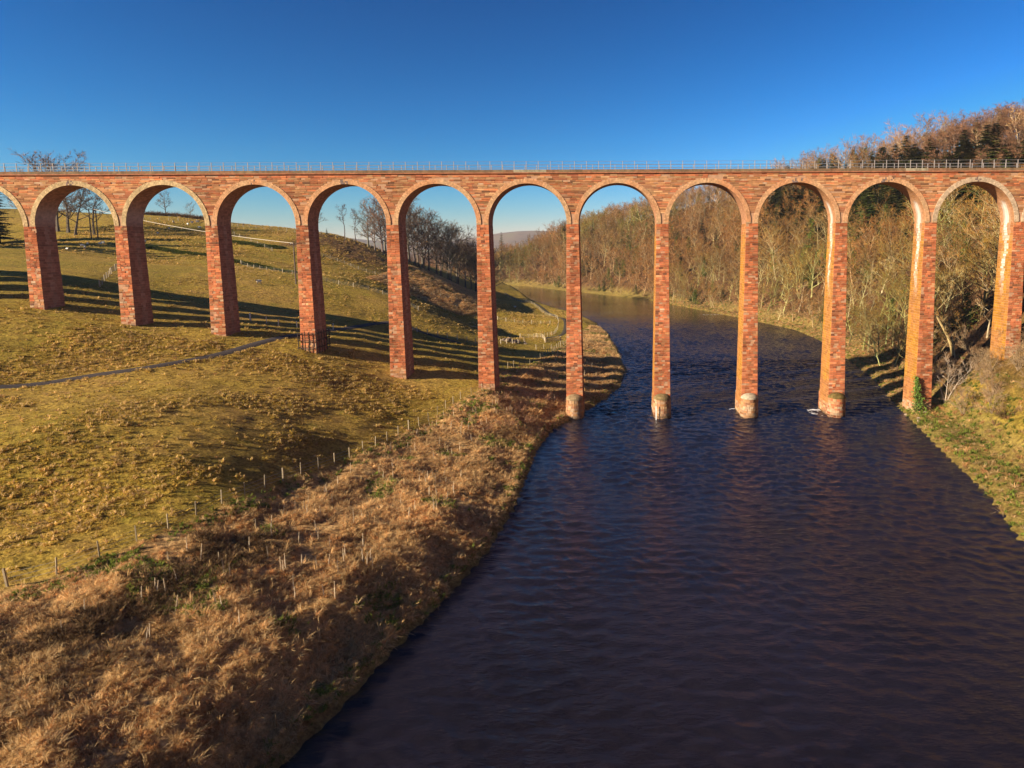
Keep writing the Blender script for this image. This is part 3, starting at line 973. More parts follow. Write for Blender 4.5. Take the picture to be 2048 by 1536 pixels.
def wander(rr, p, d, length, segs, bend, lift):
    pts = [np.array(p, float)]
    d = np.array(d, float)
    for _ in range(segs):
        d = d + np.array([rr.gauss(0, bend), rr.gauss(0, bend), rr.gauss(0, bend) + lift])
        d /= np.linalg.norm(d)
        pts.append(pts[-1] + d * length / segs)
    return np.array(pts), d


def twig_fan(rr, mb, p, d, n, length, width, spread, cols, droop=0.0):
    V, F, C = [], [], []
    for _ in range(n):
        q = rand_dir(rr, d, rr.uniform(0.1, spread)); q[2] -= droop * rr.random()
        L = length * rr.uniform(0.5, 1.25); w = width * rr.uniform(0.6, 1.3)
        s = np.cross(q, np.array([rr.gauss(0, 1), rr.gauss(0, 1), rr.gauss(0, 1)])); s /= np.linalg.norm(s) + 1e-9
        mid = p + q * L * 0.5 + np.array([0, 0, rr.uniform(-.05, .1) * L])
        k = len(V)
        V += [p - s * w * .5, p + s * w * .5, mid + s * w * .4, mid - s * w * .4, p + q * L + np.array([0, 0, rr.uniform(-.1, .15) * L])]
        F += [(k, k + 1, k + 2, k + 3), (k + 3, k + 2, k + 4)]
        c = np.array(rr.choice(cols)) * rr.uniform(0.8, 1.2)
        C += [c, c]
    mb.add(np.array(V), F, np.array(C))


TW = [(0.30, 0.155, 0.042), (0.235, 0.115, 0.035), (0.34, 0.195, 0.052), (0.25, 0.105, 0.036)]


def bare_tree(seed, H, spread=0.5, trunk_r=0.28, fork=0.3, limbs=9, sub=5, twigs=9, bark=(0.16, 0.12, 0.08), tw=TW, tw_len=1.1, tw_w=0.05, lean=0.0, fine=2, multi=1):
    """(wood, twigs) of a leafless broadleaf tree; trunk, limbs, branches and a haze of twigs"""
    rr = random.Random(seed)
    wood, tg = MB(), MB()
    for stem_ in range(multi):
        d0 = np.array([lean * rr.uniform(-1, 1), lean * rr.uniform(-1, 1), 1.0])
        if multi > 1: d0 = np.array([math.cos(stem_ * 2.4 + seed) * 0.35, math.sin(stem_ * 2.4 + seed) * 0.35, 1.0])
        d0 /= np.linalg.norm(d0)
        tp, td = wander(rr, (0, 0, -0.4), d0, H * 0.86, 8, 0.06, 0.03)
        rad = np.linspace(1, 0.12, 9) * trunk_r; rad[0] *= 1.35
        tube(wood, tp, rad, 6, bark)
        for k in range(limbs):
            t = fork + (1 - fork) * (k + rr.uniform(0.1, 0.9)) / limbs
            x = t * 8; i = min(int(x), 7); p = tp[i] + (tp[i + 1] - tp[i]) * (x - i)
            az = k * 2.4 + rr.uniform(-0.5, 0.5)
            up = 0.35 + 0.75 * t
            ld = np.array([math.cos(az), math.sin(az), up]); ld /= np.linalg.norm(ld)
            LL = H * spread * (1.0 - 0.62 * max(0, t - 0.45)) * rr.uniform(0.7, 1.1)
            lp, le = wander(rr, p, ld, LL, 5, 0.13, 0.05)
            r0 = trunk_r * (1 - t * 0.75) * 0.55
            tube(wood, lp, np.linspace(r0, r0 * 0.18, 6), 4, bark)
            for j in range(sub):
                u = 0.3 + 0.7 * (j + rr.random()) / sub
                x = u * 5; i = min(int(x), 4); q = lp[i] + (lp[i + 1] - lp[i]) * (x - i)
                bd = rand_dir(rr, (lp[i + 1] - lp[i]) / (np.linalg.norm(lp[i + 1] - lp[i]) + 1e-9), rr.uniform(0.4, 0.95)); bd[2] += 0.25
                bl = LL * 0.42 * rr.uniform(0.6, 1.2) * (1.15 - 0.5 * u)
                bp, be = wander(rr, q, bd / np.linalg.norm(bd), bl, 3, 0.16, 0.04)
                rb = max(r0 * 0.32, 0.022)
                tube(wood, bp, np.linspace(rb, rb * 0.3, 4), 3, bark)
                for f in range(fine):
                    e = rr.uniform(0.35, 1.0); x = e * 3; i2 = min(int(x), 2)
                    w = bp[i2] + (bp[i2 + 1] - bp[i2]) * (x - i2)
                    wd = rand_dir(rr, be, rr.uniform(0.3, 0.9))
                    wp = w + wd * tw_len * 0.8
                    twig_fan(rr, tg, w, wd, twigs // 2, tw_len, tw_w, 0.7, tw)
                    twig_fan(rr, tg, wp, wd, twigs - twigs // 2, tw_len * 0.8, tw_w * 0.8, 0.8, tw)
                    tube(wood, [w, wp], [tw_w * 0.5, tw_w * 0.3], 3, bark)
    return wood, tg


def leaf_clump(rr, mb, p, R, n, size, cols, flat=1.0):
    """leaf-sized faces through a ball of radius R"""
    P = np.array([[rr.gauss(0, 0.5), rr.gauss(0, 0.5), rr.gauss(0, 0.5) * flat] for _ in range(n)]) * R + p
    a = np.array([[rr.gauss(0, 1) for _ in range(3)] for _ in range(n)]); a /= np.linalg.norm(a, axis=1)[:, None]
    b = np.cross(a, np.array([[rr.gauss(0, 1) for _ in range(3)] for _ in range(n)])); b /= np.linalg.norm(b, axis=1)[:, None]
    s = np.array([size * rr.uniform(0.6, 1.3) for _ in range(n)])[:, None]
    V = np.stack([P - a * s, P + b * s * 0.7, P + a * s, P - b * s * 0.7], 1).reshape(-1, 3)
    F = np.arange(4 * n).reshape(-1, 4)
    C = np.array([np.array(rr.choice(cols)) * rr.uniform(0.75, 1.25) for _ in range(n)])
    mb.add(V, F, C)


FIR = [(0.030, 0.050, 0.018), (0.045, 0.065, 0.022), (0.022, 0.040, 0.016), (0.060, 0.075, 0.022)]
IVY = [(0.08, 0.115, 0.02), (0.11, 0.145, 0.024), (0.055, 0.085, 0.018), (0.15, 0.17, 0.035)]


def conifer(seed, H, R, levels=20, cols=FIR, open_=0.0, fat=1.25):
    rr = random.Random(seed)
    wood, lf = MB(), MB()
    tp, _ = wander(rr, (0, 0, -0.4), (0, 0, 1), H, 6, 0.015, 0.02)
    tube(wood, tp, np.linspace(H * 0.018, 0.03, 7), 6, (0.12, 0.08, 0.055))
    for k in range(levels):
        t = 0.10 + 0.9 * k / levels
        z = t * H
        r = R * (1 - t) ** 0.8 * rr.uniform(0.75, 1.15) + 0.25
        nb = 5 + int(5 * (1 - t))
        a0 = rr.random() * 6.28
        for j in range(nb):
            if rr.random() < open_: continue
            a = a0 + j * 6.283 / nb + rr.uniform(-.25, .25)
            rj = r * rr.uniform(0.65, 1.15)
            d = np.array([math.cos(a), math.sin(a), rr.uniform(-0.30, 0.05)])
            p0 = np.array([0, 0, z])
            pts = [p0 + d * rj * s + np.array([0, 0, 0.10 * rj * s * s]) for s in (0, 0.5, 1.0)]
            tube(wood, pts, [0.05, 0.035, 0.015], 3, (0.10, 0.07, 0.05))
            side = np.array([-math.sin(a), math.cos(a), 0])
            V, F, C = [], [], []
            m = max(3, int(rj * 2.2))
            for q in range(m):
                s = (q + 0.6) / m
                w = (rj * 0.30 * (1.15 - s) + 0.18) * fat
                c0 = pts[0] + (pts[2] - pts[0]) * s
                for sg in (-1, 1):
                    tip = c0 + side * sg * w + d * w * 0.7 + np.array([0, 0, rr.uniform(-.30, .02) * w])
                    kk = len(V)
                    V += [c0, c0 + d * 0.32 * fat + np.array([0, 0, -.05]), tip, c0 - d * 0.12 + side * sg * w * .5 + np.array([0, 0, rr.uniform(-.12, .06)])]
                    F.append((kk, kk + 1, kk + 2, kk + 3))
                    C.append(np.array(rr.choice(cols)) * rr.uniform(0.75, 1.3))
            lf.add(np.array(V), F, np.array(C))
    return wood, lf


def ivy_tree(seed, H, R):
    """leafless tree whose trunk and main limbs are thick with ivy"""
    rr = random.Random(seed)
    wood, tg = bare_tree(seed, H, 0.42, 0.3, 0.35, 7, 4, 6)
    lf = MB()
    for k in range(26):
        t = k / 26
        a = rr.random() * 6.28
        rad = R * (0.35 + 0.65 * math.sin(math.pi * min(1, 0.25 + t))) * rr.uniform(0.5, 1.1)
        leaf_clump(rr, lf, np.array([math.cos(a) * rad * 0.6, math.sin(a) * rad * 0.6, 0.5 + t * H * 0.72]), rad * 0.9 + 0.4, 60, 0.17, IVY)
    return wood, tg, lf


def put_tree(kind, parts, loc, rz, s, label, group, cat='tree', color=(1, 1, 1, 1)):
    """a tree as an Empty with a trunk and a crown (and ivy) that share their mesh data with their like"""
    r = empty(kind, loc, rz)
    r.scale = (s[0], s[0], s[1]) if isinstance(s, tuple) else (s, s, s)
    tag(r, label, cat, group)
    for name, me in parts:
        o = link(name, me, r)
        o.color = color
    return r


def meshes(names, mbs, mats):
    out = []
    for nm, mb, mt in zip(names, mbs, mats):
        if not mb.n: continue
        me = mb.mesh(nm); me.materials.append(mt); out.append((nm, me))
    return out


rt = random.Random(23)
HILL = []           # hillside kinds
for k in range(7):
    bark = [(0.34, 0.26, 0.155), (0.24, 0.18, 0.11), (0.42, 0.34, 0.22)][k % 3]
    HILL.append(meshes(('trunk', 'crown'), bare_tree(100 + k, 11 + 0.7 * k, rt.uniform(0.40, 0.54), 0.27, 0.22, 10, 5, 9, bark, lean=0.25, tw_len=1.2, tw_w=0.05), (M_BARK, M_TWIG)))
PALE_T = [meshes(('trunk', 'crown'), bare_tree(150 + k, 12, 0.33, 0.17, 0.3, 9, 4, 7, (0.55, 0.48, 0.36), [(0.35, 0.22, 0.095), (0.40, 0.27, 0.12), (0.28, 0.16, 0.065)], lean=0.2, tw_w=0.045), (M_BARK, M_TWIG)) for k in range(3)]
BIG = [meshes(('trunk', 'crown'), bare_tree(200 + k, 20, 0.36, 0.42, 0.30, 13, 6, 12, (0.12, 0.09, 0.065), [(0.17, 0.11, 0.07), (0.22, 0.135, 0.08), (0.14, 0.09, 0.06)], tw_len=1.4, tw_w=0.065, lean=0.06), (M_BARK, M_TWIG)) for k in range(4)]
ROUND = [meshes(('trunk', 'crown'), bare_tree(220 + k, 20, 0.44, 0.42, 0.2, 16, 6, 12, (0.16, 0.125, 0.09), [(0.25, 0.15, 0.085), (0.31, 0.18, 0.09), (0.2, 0.12, 0.07)], tw_len=1.6, tw_w=0.055, lean=0.06), (M_BARK, M_TWIG)) for k in range(2)]
THIN = [meshes(('trunk', 'crown'), bare_tree(240 + k, 19, 0.24, 0.26, 0.5, 11, 6, 8, (0.09, 0.07, 0.055), [(0.11, 0.08, 0.06), (0.14, 0.09, 0.065)], tw_len=1.0, tw_w=0.04), (M_BARK, M_TWIG)) for k in range(2)]
SPRUCE = [meshes(('trunk', 'crown'), conifer(300 + k, 17, 3.3 + 0.4 * k, 22), (M_BARK, M_LEAF)) for k in range(3)]
PINE = [meshes(('trunk', 'crown'), conifer(320 + k, 15, 4.8, 24, [(0.065, 0.085, 0.022), (0.10, 0.115, 0.03), (0.045, 0.065, 0.018), (0.13, 0.13, 0.04)], 0.05, 1.7), (M_BARK, M_LEAF)) for k in range(3)]
IVYT = [meshes(('trunk', 'crown', 'ivy'), ivy_tree(340 + k, 12, 1.6 + 0.3 * k), (M_BARK, M_TWIG, M_LEAF)) for k in range(3)]


def cam_depth(x, y, z):
    v = cam.matrix_world.inverted() @ Vector((x, y, z))
    return -v.z


CAMI = cam.matrix_world.inverted()


def px(x, y, z):
    """where the photograph shows a point (only used to leave out what it cannot show)"""
    v = CAMI @ Vector((x, y, z))
    if v.z > -1: return -9999, -9999
    return 1235.74 + 1310 * v.x / -v.z, 648.2 - 1310 * v.y / -v.z


# --- the wood on the steep right bank
cand = []
gs = 5.2
for gx in np.arange(-60, 330, gs):
    for gy in np.arange(-30, 520, gs):
        cand.append((gx + rt.uniform(-.5, .5) * gs, gy + rt.uniform(-.5, .5) * gs))
cand = np.array(cand)
dr = sdist(cand, RIGHT)
zc = land(cand)
keep = (dr > 4.5) & (dr < 130)
# nothing stands under or right in front of the arches
keep &= ~((cand[:, 1] > -40) & (cand[:, 1] < 12) & (dr < 60))
# open meadow beyond the far end of the wood
keep &= ~((cand[:, 0] < -16) & (dr > 12) & (cand[:, 1] > 430) & (cand[:, 1] < 470))
cand, dr, zc = cand[keep], dr[keep], zc[keep]
rows = []
for (x, y), d, z in zip(cand, dr, zc):
    u, v = px(x, y, z + 8)
    if -60 < u < 2110 and v > 100:
        rows.append((cam_depth(x, y, z), x, y, z, d, u, v))
rows.sort()
rows = [r for r in rows if not (r[4] > 95 and r[0] > 330) and not (r[4] > 112)]
ORD = ['first', 'second', 'third', 'fourth', 'fifth', 'sixth', 'seventh', 'eighth', 'ninth', 'tenth', 'eleventh', 'twelfth', 'thirteenth']


def atv(u):
    return CAMPOS[0] + (u - 1235.74) / 1310.0 * 111.0


n_ind = 0
rest_pts = []
LAB = {
    'hill': 'leafless brown tree of the right bank wood',
    'top': 'round-crowned reddish bare tree on the hilltop',
    'pale': 'leafless pale-barked tree of the right bank wood',
    'spruce': 'dark green spruce in the right bank wood',
    'pine': 'dark evergreen pine of the wooded hill',
    'ivy': 'ivy-covered tree of the right bank wood',
}
proto_count = {}
for depth, x, y, z, d, u, v in rows:
    r = rt.random()
    hill_top = 34 < z < 62 and x > 160 and y < 300
    if hill_top and r < 0.8: kind = 'pine'
    elif r < 0.02: kind = 'spruce'
    elif r < (0.42 if vnoise(np.array([(x, y)]), 24, 63)[0] > 0.66 and d > 14 else 0.085): kind = 'ivy'
    elif r < (0.36 if d < 14 else 0.19): kind = 'pale'
    else: kind = 'hill'
    g = rt.uniform(0.55, 1.25)
    pat = float(vnoise(np.array([(x, y)]), 30, 64)[0])
    warm = rt.uniform(-0.12, 0.12) + 0.5 * (pat - 0.5)
    g *= 0.8 + 0.4 * float(vnoise(np.array([(x, y)]), 18, 65)[0])
    colr = (0.95 * g * (1 + 0.5 * warm), 0.86 * g * (1 - 0.5 * warm), 0.68 * g * (1 - abs(warm)), 1)
    s = rt.uniform(0.65, 1.35) * (0.75 if d < 14 else 1.0)
    if kind == 'hill' and z > 46:
        kind = 'top'; s *= 0.66; colr = (1.0 * g, 0.80 * g, 0.72 * g, 1)
    ai = (atv(u) + 30.0) / 15.0
    where = ' above the railing' if v < 325 else ' in the %s arch' % ORD[int(min(max(ai - 1, 0), 12))]
    up = ' at the water edge' if d < 12 else ' low on the slope' if z < 18 else ' halfway up' if z < 36 else ' high up'
    mesh_set = {'top': ROUND, 'pine': PINE, 'spruce': SPRUCE, 'ivy': IVYT, 'pale': PALE_T, 'hill': HILL}[kind]
    kname = {'pine': 'pine_tree', 'spruce': 'spruce_tree', 'ivy': 'ivy_tree', 'pale': 'pale_tree', 'hill': 'bare_tree', 'top': 'bare_tree'}[kind]
    if kind == 'top' and n_ind < 285:
        n_ind += 1
        put_tree(kname, rt.choice(mesh_set), (x, y, z), rt.uniform(0, 6.28), (s * 1.25, s * 0.8), LAB['top'] + where, 'round crowned bare trees on the hilltop', color=colr)
        continue
    if kind == 'top': kind = 'hill'; s /= 0.66; colr = (1.05 * g, 0.95 * g, 0.9 * g, 1)
    if kind == 'spruce': s *= 0.75
    if kind == 'pine': s *= 0.85
    if kind in ('hill', 'pale') and n_ind >= 285:
        rest_pts.append((x, y, z, rt.uniform(0, 6.28), s, rt.randrange(7), colr))
        continue
    if kind in ('hill', 'pale'): n_ind += 1
    proto_count[kind] = proto_count.get(kind, 0) + 1
    put_tree(kname, rt.choice(mesh_set), (x, y, z), rt.uniform(0, 6.28), (s * (1.2 if kind == 'pine' else 1), s * rt.uniform(0.85, 1.15) * (0.9 if kind == 'pine' else 1)), LAB[kind] + up + where, {'hill': 'bare trees of the right bank wood', 'pale': 'pale barked trees of the right bank wood', 'spruce': 'spruces in the right bank wood', 'pine': 'pines on the wooded hill', 'ivy': 'ivy covered trees in the right bank wood'}[kind], color=colr)


# ------------------------------------------------------------------ scattered stuff
LIB = []


def lib_collection(name, parts, mat):
    c = bpy.data.collections.new(name)
    for k, mb in enumerate(parts):
        me = mb.mesh('%s_%02d' % (name, k)); me.materials.append(mat if not isinstance(mat, list) else mat[k])
        o = bpy.data.objects.new('%s_%02d' % (name, k), me)
        c.objects.link(o)
    LIB.append(c)
    return c


def scatter(name, pts, rot, scl, idx, tint, coll, label):
    """one object of kind stuff: a clump of the library on every point"""
    me = bpy.data.meshes.new(name)
    pts = np.asarray(pts, np.float32)
    me.vertices.add(len(pts)); me.vertices.foreach_set('co', pts.ravel())
    for an, ty, dat, key in (('irot', 'FLOAT_VECTOR', rot, 'vector'), ('iscl', 'FLOAT', scl, 'value'), ('iidx', 'INT', idx, 'value')):
        a = me.attributes.new(an, ty, 'POINT'); a.data.foreach_set(key, np.asarray(dat).astype(np.int32 if ty == 'INT' else np.float32).ravel())
    a = me.attributes.new('itint', 'FLOAT_COLOR', 'POINT'); a.data.foreach_set('color', np.concatenate([tint, np.ones((len(pts), 1))], 1).astype(np.float32).ravel())
    o = link(name, me, kind='stuff')
    tag(o, label)
    ng = bpy.data.node_groups.new(name, 'GeometryNodeTree')
    ng.interface.new_socket('Geometry', in_out='INPUT', socket_type='NodeSocketGeometry')
    ng.interface.new_socket('Geometry', in_out='OUTPUT', socket_type='NodeSocketGeometry')
    N, L = ng.nodes, ng.links
    gi = N.new('NodeGroupInput'); go = N.new('NodeGroupOutput')
    ci = N.new('GeometryNodeCollectionInfo'); ci.inputs['Collection'].default_value = coll
    ci.inputs['Separate Children'].default_value = True; ci.inputs['Reset Children'].default_value = True
    ip = N.new('GeometryNodeInstanceOnPoints'); ip.inputs['Pick Instance'].default_value = True

    def attr(nm, ty):
        a = N.new('GeometryNodeInputNamedAttribute'); a.data_type = ty; a.inputs['Name'].default_value = nm
        return a.outputs['Attribute']
    L.new(gi.outputs[0], ip.inputs['Points'])
    L.new(ci.outputs[0], ip.inputs['Instance'])
    L.new(attr('iidx', 'INT'), ip.inputs['Instance Index'])
    er = N.new('FunctionNodeEulerToRotation')
    L.new(attr('irot', 'FLOAT_VECTOR'), er.inputs[0])
    L.new(er.outputs[0], ip.inputs['Rotation'])
    L.new(attr('iscl', 'FLOAT'), ip.inputs['Scale'])
    L.new(ip.outputs[0], go.inputs[0])
    md = o.modifiers.new('scatter', 'NODES'); md.node_group = ng
    return o


def blade_tuft(seed, n, h, spread, w, droop, cols):
    rr = random.Random(seed); mb = MB()
    V, F, C = [], [], []
    for _ in range(n):
        a = rr.random() * 6.28; r = abs(rr.gauss(0, 0.35)) * spread
        b = np.array([math.cos(a) * r, math.sin(a) * r, -0.05])
        a2 = a + rr.uniform(-0.9, 0.9)
        o = np.array([math.cos(a2), math.sin(a2), 0])
        hh = h * rr.uniform(0.55, 1.15); out = spread * rr.uniform(0.3, 1.1) * (0.5 + droop)
        s = np.array([-math.sin(a2), math.cos(a2), 0]) * w * rr.uniform(0.6, 1.3)
        m = b + o * out * 0.45 + np.array([0, 0, hh * 0.75]); t = b + o * out + np.array([0, 0, hh * (1 - droop * rr.uniform(0.3, 1.0))])
        k = len(V)
        V += [b - s, b + s, m + s * 0.8, m - s * 0.8, t]
        F += [(k, k + 1, k + 2, k + 3), (k + 3, k + 2, k + 4)]
        c = np.array(rr.choice(cols)) * rr.uniform(0.75, 1.2)
        C += [c, c]
    mb.add(np.array(V), F, np.array(C))
    return mb


DEAD = [(0.74, 0.51, 0.235), (0.66, 0.42, 0.18), (0.78, 0.58, 0.31), (0.58, 0.34, 0.13)]
GREEN = [(0.52, 0.335, 0.06), (0.45, 0.30, 0.05), (0.60, 0.39, 0.10), (0.37, 0.27, 0.04)]
BRACK = [(0.58, 0.29, 0.11), (0.5, 0.24, 0.09), (0.64, 0.36, 0.14), (0.38, 0.18, 0.07)]
VERD = [(0.17, 0.21, 0.03), (0.22, 0.25, 0.04), (0.13, 0.165, 0.025)]
C_TUSS = lib_collection('tussock', [blade_tuft(1, 40, 0.42, 0.55, 0.016, 0.6, DEAD), blade_tuft(2, 36, 0.50, 0.6, 0.015, 0.8, DEAD), blade_tuft(3, 40, 0.30, 0.75, 0.018, 0.95, DEAD + BRACK[:1]),
                                    blade_tuft(4, 30, 0.45, 0.5, 0.022, 0.7, BRACK), blade_tuft(5, 20, 0.4, 0.5, 0.045, 0.5, VERD), blade_tuft(6, 9, 1.1, 0.25, 0.022, 0.15, DEAD)], M_GRASS)
C_TURF = lib_collection('turf', [blade_tuft(11, 16, 0.22, 0.32, 0.03, 0.5, GREEN), blade_tuft(12, 16, 0.30, 0.34, 0.03, 0.6, GREEN + DEAD[:1]), blade_tuft(13, 14, 0.16, 0.4, 0.035, 0.6, GREEN)], M_GRASS)


def brush(seed, R, n, cols, w=0.035):
    """a low dome of tangled twigs"""
    rr = random.Random(seed); mb = MB()
    for _ in range(n):
        a = rr.random() * 6.28
        p = np.array([math.cos(a) * R * 0.35 * rr.random(), math.sin(a) * R * 0.35 * rr.random(), 0])
        d = np.array([math.cos(a), math.sin(a), rr.uniform(0.4, 1.6)]); d /= np.linalg.norm(d)
        q = p + d * R * rr.uniform(0.5, 1.0)
        tube(mb, [p, (p + q) / 2 + np.array([0, 0, 0.1 * R]), q], [w, w * .7, w * .3], 3, np.array(rr.choice(cols)))
        twig_fan(rr, mb, (p + q) / 2, d, 4, R * 0.5, w * 1.4, 0.8, cols)
        twig_fan(rr, mb, q, d, 4, R * 0.4, w * 1.2, 0.8, cols)
    return mb


SCR = [(0.32, 0.18, 0.075), (0.25, 0.14, 0.065), (0.38, 0.25, 0.11), (0.29, 0.14, 0.065)]


def leafy(seed, R, n, cols):
    rr = random.Random(seed); mb = MB()
    for k in range(6):
        leaf_clump(rr, mb, np.array([rr.uniform(-.6, .6) * R, rr.uniform(-.6, .6) * R, R * rr.uniform(0.2, 0.8)]), R * 0.6, n // 6, 0.16, cols)
    return mb


C_BRUSH = lib_collection('brush', [brush(21, 2.0, 26, SCR), brush(22, 2.6, 30, SCR), brush(23, 1.6, 24, SCR), leafy(24, 1.4, 150, IVY)], M_BRUSH)


def tufts(name, N, region, coll, idx_fn, label, smin, smax, tint_fn, lib_tilt=0.15, seed=5):
    g = np.random.default_rng(seed)
    (x0, x1, y0, y1), mask = region
    P = np.stack([g.uniform(x0, x1, N), g.uniform(y0, y1, N)], 1)
    w = mask(P)
    P = P[g.random(N) < w]
    z = land(P)
    n = len(P)
    rot = np.stack([g.normal(0, lib_tilt, n), g.normal(0, lib_tilt, n), g.uniform(0, 6.28, n)], 1)
    scl = g.uniform(smin, smax, n)
    idx = idx_fn(P, g)
    return scatter(name, np.concatenate([P, z[:, None]], 1), rot, scl, idx, tint_fn(P, g), coll, label)


def m_bank(P):
    dl = -sdist(P, LEFT)
    r = roughness(P, dl)
    pd = pdist(P, TRACK)
    bare = sstep(vnoise(P, 5.5, 71), 0.2, 0.45)
    return np.where((dl > 0.2) & (pd > 1.8), r, 0) * (0.25 + 0.75 * bare)


def i_bank(P, g):
    n = len(P); dl = -sdist(P, LEFT)
    a = vnoise(P, 7, 61); b = vnoise(P, 4, 62)
    k = g.integers(0, 3, n)
    k = np.where((a > 0.60) & (g.random(n) < 0.35), 3, k)
    k = np.where((b > 0.80) & (g.random(n) < 0.6), 4, k)
    k = np.where((dl < 1.2) & (g.random(n) < 0.25), 4, k)
    df = sdist(P, FENCE_BANK)
    k = np.where((df < 2.5) & (df > 0) & (g.random(n) < 0.35), 4, k)
    k = np.where(g.random(n) < 0.05, 5, k)
    return k


def t_rand(lo, hi):
    def f(P, g):
        k = g.uniform(lo, hi, len(P))[:, None]
        m = 0.8 + 0.4 * vnoise(P, 6, 77)[:, None]
        return k * m * np.ones((1, 3))
    return f


tufts('dead_grass', 112000, ((40, 86, -88, 124), m_bank), C_TUSS, i_bank, 'dense dead grass, bracken and dock on the rough bank by the river', 0.36, 0.85, t_rand(0.7, 1.25), lib_tilt=0.35, seed=5)


def m_field(P):
    dl = -sdist(P, LEFT)
    pd = np.minimum(pdist(P, PATH), pdist(P, TRACK)) + 1.2 * (vnoise(P, 1.5, 55) - 0.2)
    df = sdist(P, FENCE_BANK)
    patch = 0.12 + 0.88 * sstep(vnoise(P, 9, 91), 0.35, 0.7)
    nearf = np.where(df > -4, 0.25, 1.0)
    return np.where((dl > 1) & (df < -0.4) & (pd > 1.35), np.maximum(patch * nearf, 0.8 * (pd < 2.2)), 0) * (P[:, 1] < 75) * np.where(P[:, 1] > -4, 0.15, 1)


tufts('field_grass', 95000, ((-25, 66, -90, 75), m_field), C_TURF, lambda P, g: g.integers(0, 3, len(P)), 'tufted olive pasture grass in the field in front of the piers', 0.6, 1.5, t_rand(0.7, 1.2), seed=6)


def m_field_tall(P):
    pd = pdist(P, PATH)
    scar = np.exp(-((pd - 5.5) / 1.3) ** 2) * (P[:, 1] < 0) * sstep(vnoise(P, 3, 95), 0.35, 0.6)
    return m_field(P) * np.clip(0.35 * sstep(vnoise(P, 12, 92), 0.45, 0.75), 0, 1) + 0.6 * scar


tufts('rough_grass', 16000, ((0, 66, -90, 40), m_field_tall), C_TUSS, lambda P, g: g.choice([0, 2, 2, 3], len(P)), 'browner tussocks scattered over the field', 0.4, 0.8, t_rand(0.5, 0.9), seed=8)


def m_rbank(P):
    dr_ = sdist(P, RIGHT)
    return np.where((dr_ > 0.3) & (dr_ < 16), 1.0, 0) * sstep(16 - dr_, 0, 6)


tufts('bank_grass', 34000, ((95, 160, -70, 260), m_rbank), C_TUSS, lambda P, g: np.where(g.random(len(P)) < np.where(P[:, 1] < 8, 0.6, 0.25), 4, g.integers(0, 4, len(P))), 'green and tan grass along the foot of the right bank', 0.6, 1.4, t_rand(0.75, 1.25), seed=7)


def m_tan(P):
    z = land(P, False)
    return np.where((z > 6.0) & (pdist(P, PATH) > 3), sstep(vnoise(P, 5, 8), 0.1, 0.4), 0)


tufts('dead_bracken', 14000, ((-3, 34, 115, 190), m_tan), C_TUSS, lambda P, g: g.choice([0, 1, 2, 3], len(P)), 'pale dead bracken on the slope below the far trees', 0.8, 1.5, t_rand(0.8, 1.25), seed=9)


def m_under(P):
    d = sdist(P, RIGHT)
    return np.where((d > 3) & (d < 110) & ~((P[:, 1] > -8) & (P[:, 1] < 9)), sstep(d, 2.5, 9), 0) * np.where(P[:, 0] < -18, 0.3, 1)


def m_pasture(P):
    z = land(P, False)
    return np.where((-sdist(P, LEFT) > 4) & (pdist(P, TRACK) > 2.2) & (pdist(P, PATH) > 2), 0.15 + 0.85 * sstep(vnoise(P, 8, 97), 0.4, 0.7), 0)


tufts('pasture_grass', 42000, ((-110, 70, 75, 185), m_pasture), C_TURF, lambda P, g: g.integers(0, 3, len(P)), 'tufted pasture on the far slopes beyond the piers', 0.7, 2.0, t_rand(0.7, 1.2), seed=16)
tufts('undergrowth', 5200, ((-60, 300, -45, 470), m_under), C_BRUSH, lambda P, g: np.where(g.random(len(P)) < 0.07, 3, g.integers(0, 3, len(P))), 'brown scrub and bramble between the trees of the right bank', 0.5, 1.1, t_rand(0.35, 0.85), seed=10)  # low tint paints extra shade into the scrub under the trees

# the trees of the wood past the first few hundred
tl = []
for ms in HILL:
    mb_t = [m for _, m in ms]
    tl.append(mb_t)
cw = bpy.data.collections.new('wood_tree')
M_WTWIG = tint_mat('woodland_twigs', 0.75, 1.25, 0.6, instancer=True)
M_WBARK = tint_mat('woodland_bark', 0.7, 1.3, 2.0, instancer=True)
for k, (a, b_) in enumerate(tl):
    w0 = MB()
    me = bpy.data.meshes.new('wood_tree_%02d' % k)
    import bmesh
    bm = bmesh.new(); bm.from_mesh(a); na = len(bm.faces); bm.from_mesh(b_)
    bm.faces.ensure_lookup_table()
    for f in bm.faces[na:]: f.material_index = 1
    bm.to_mesh(me); bm.free()
    me.materials.append(M_WBARK); me.materials.append(M_WTWIG)
    cw.objects.link(bpy.data.objects.new('wood_tree_%02d' % k, me))
R_ = np.array([(r[0], r[1], r[2]) for r in rest_pts])
scatter('woodland', R_, np.array([(0, 0, r[3]) for r in rest_pts]), [r[4] for r in rest_pts], [r[5] for r in rest_pts], np.array([r[6][:3] for r in rest_pts]), cw, 'mass of leafless trees further up the wooded valley side')
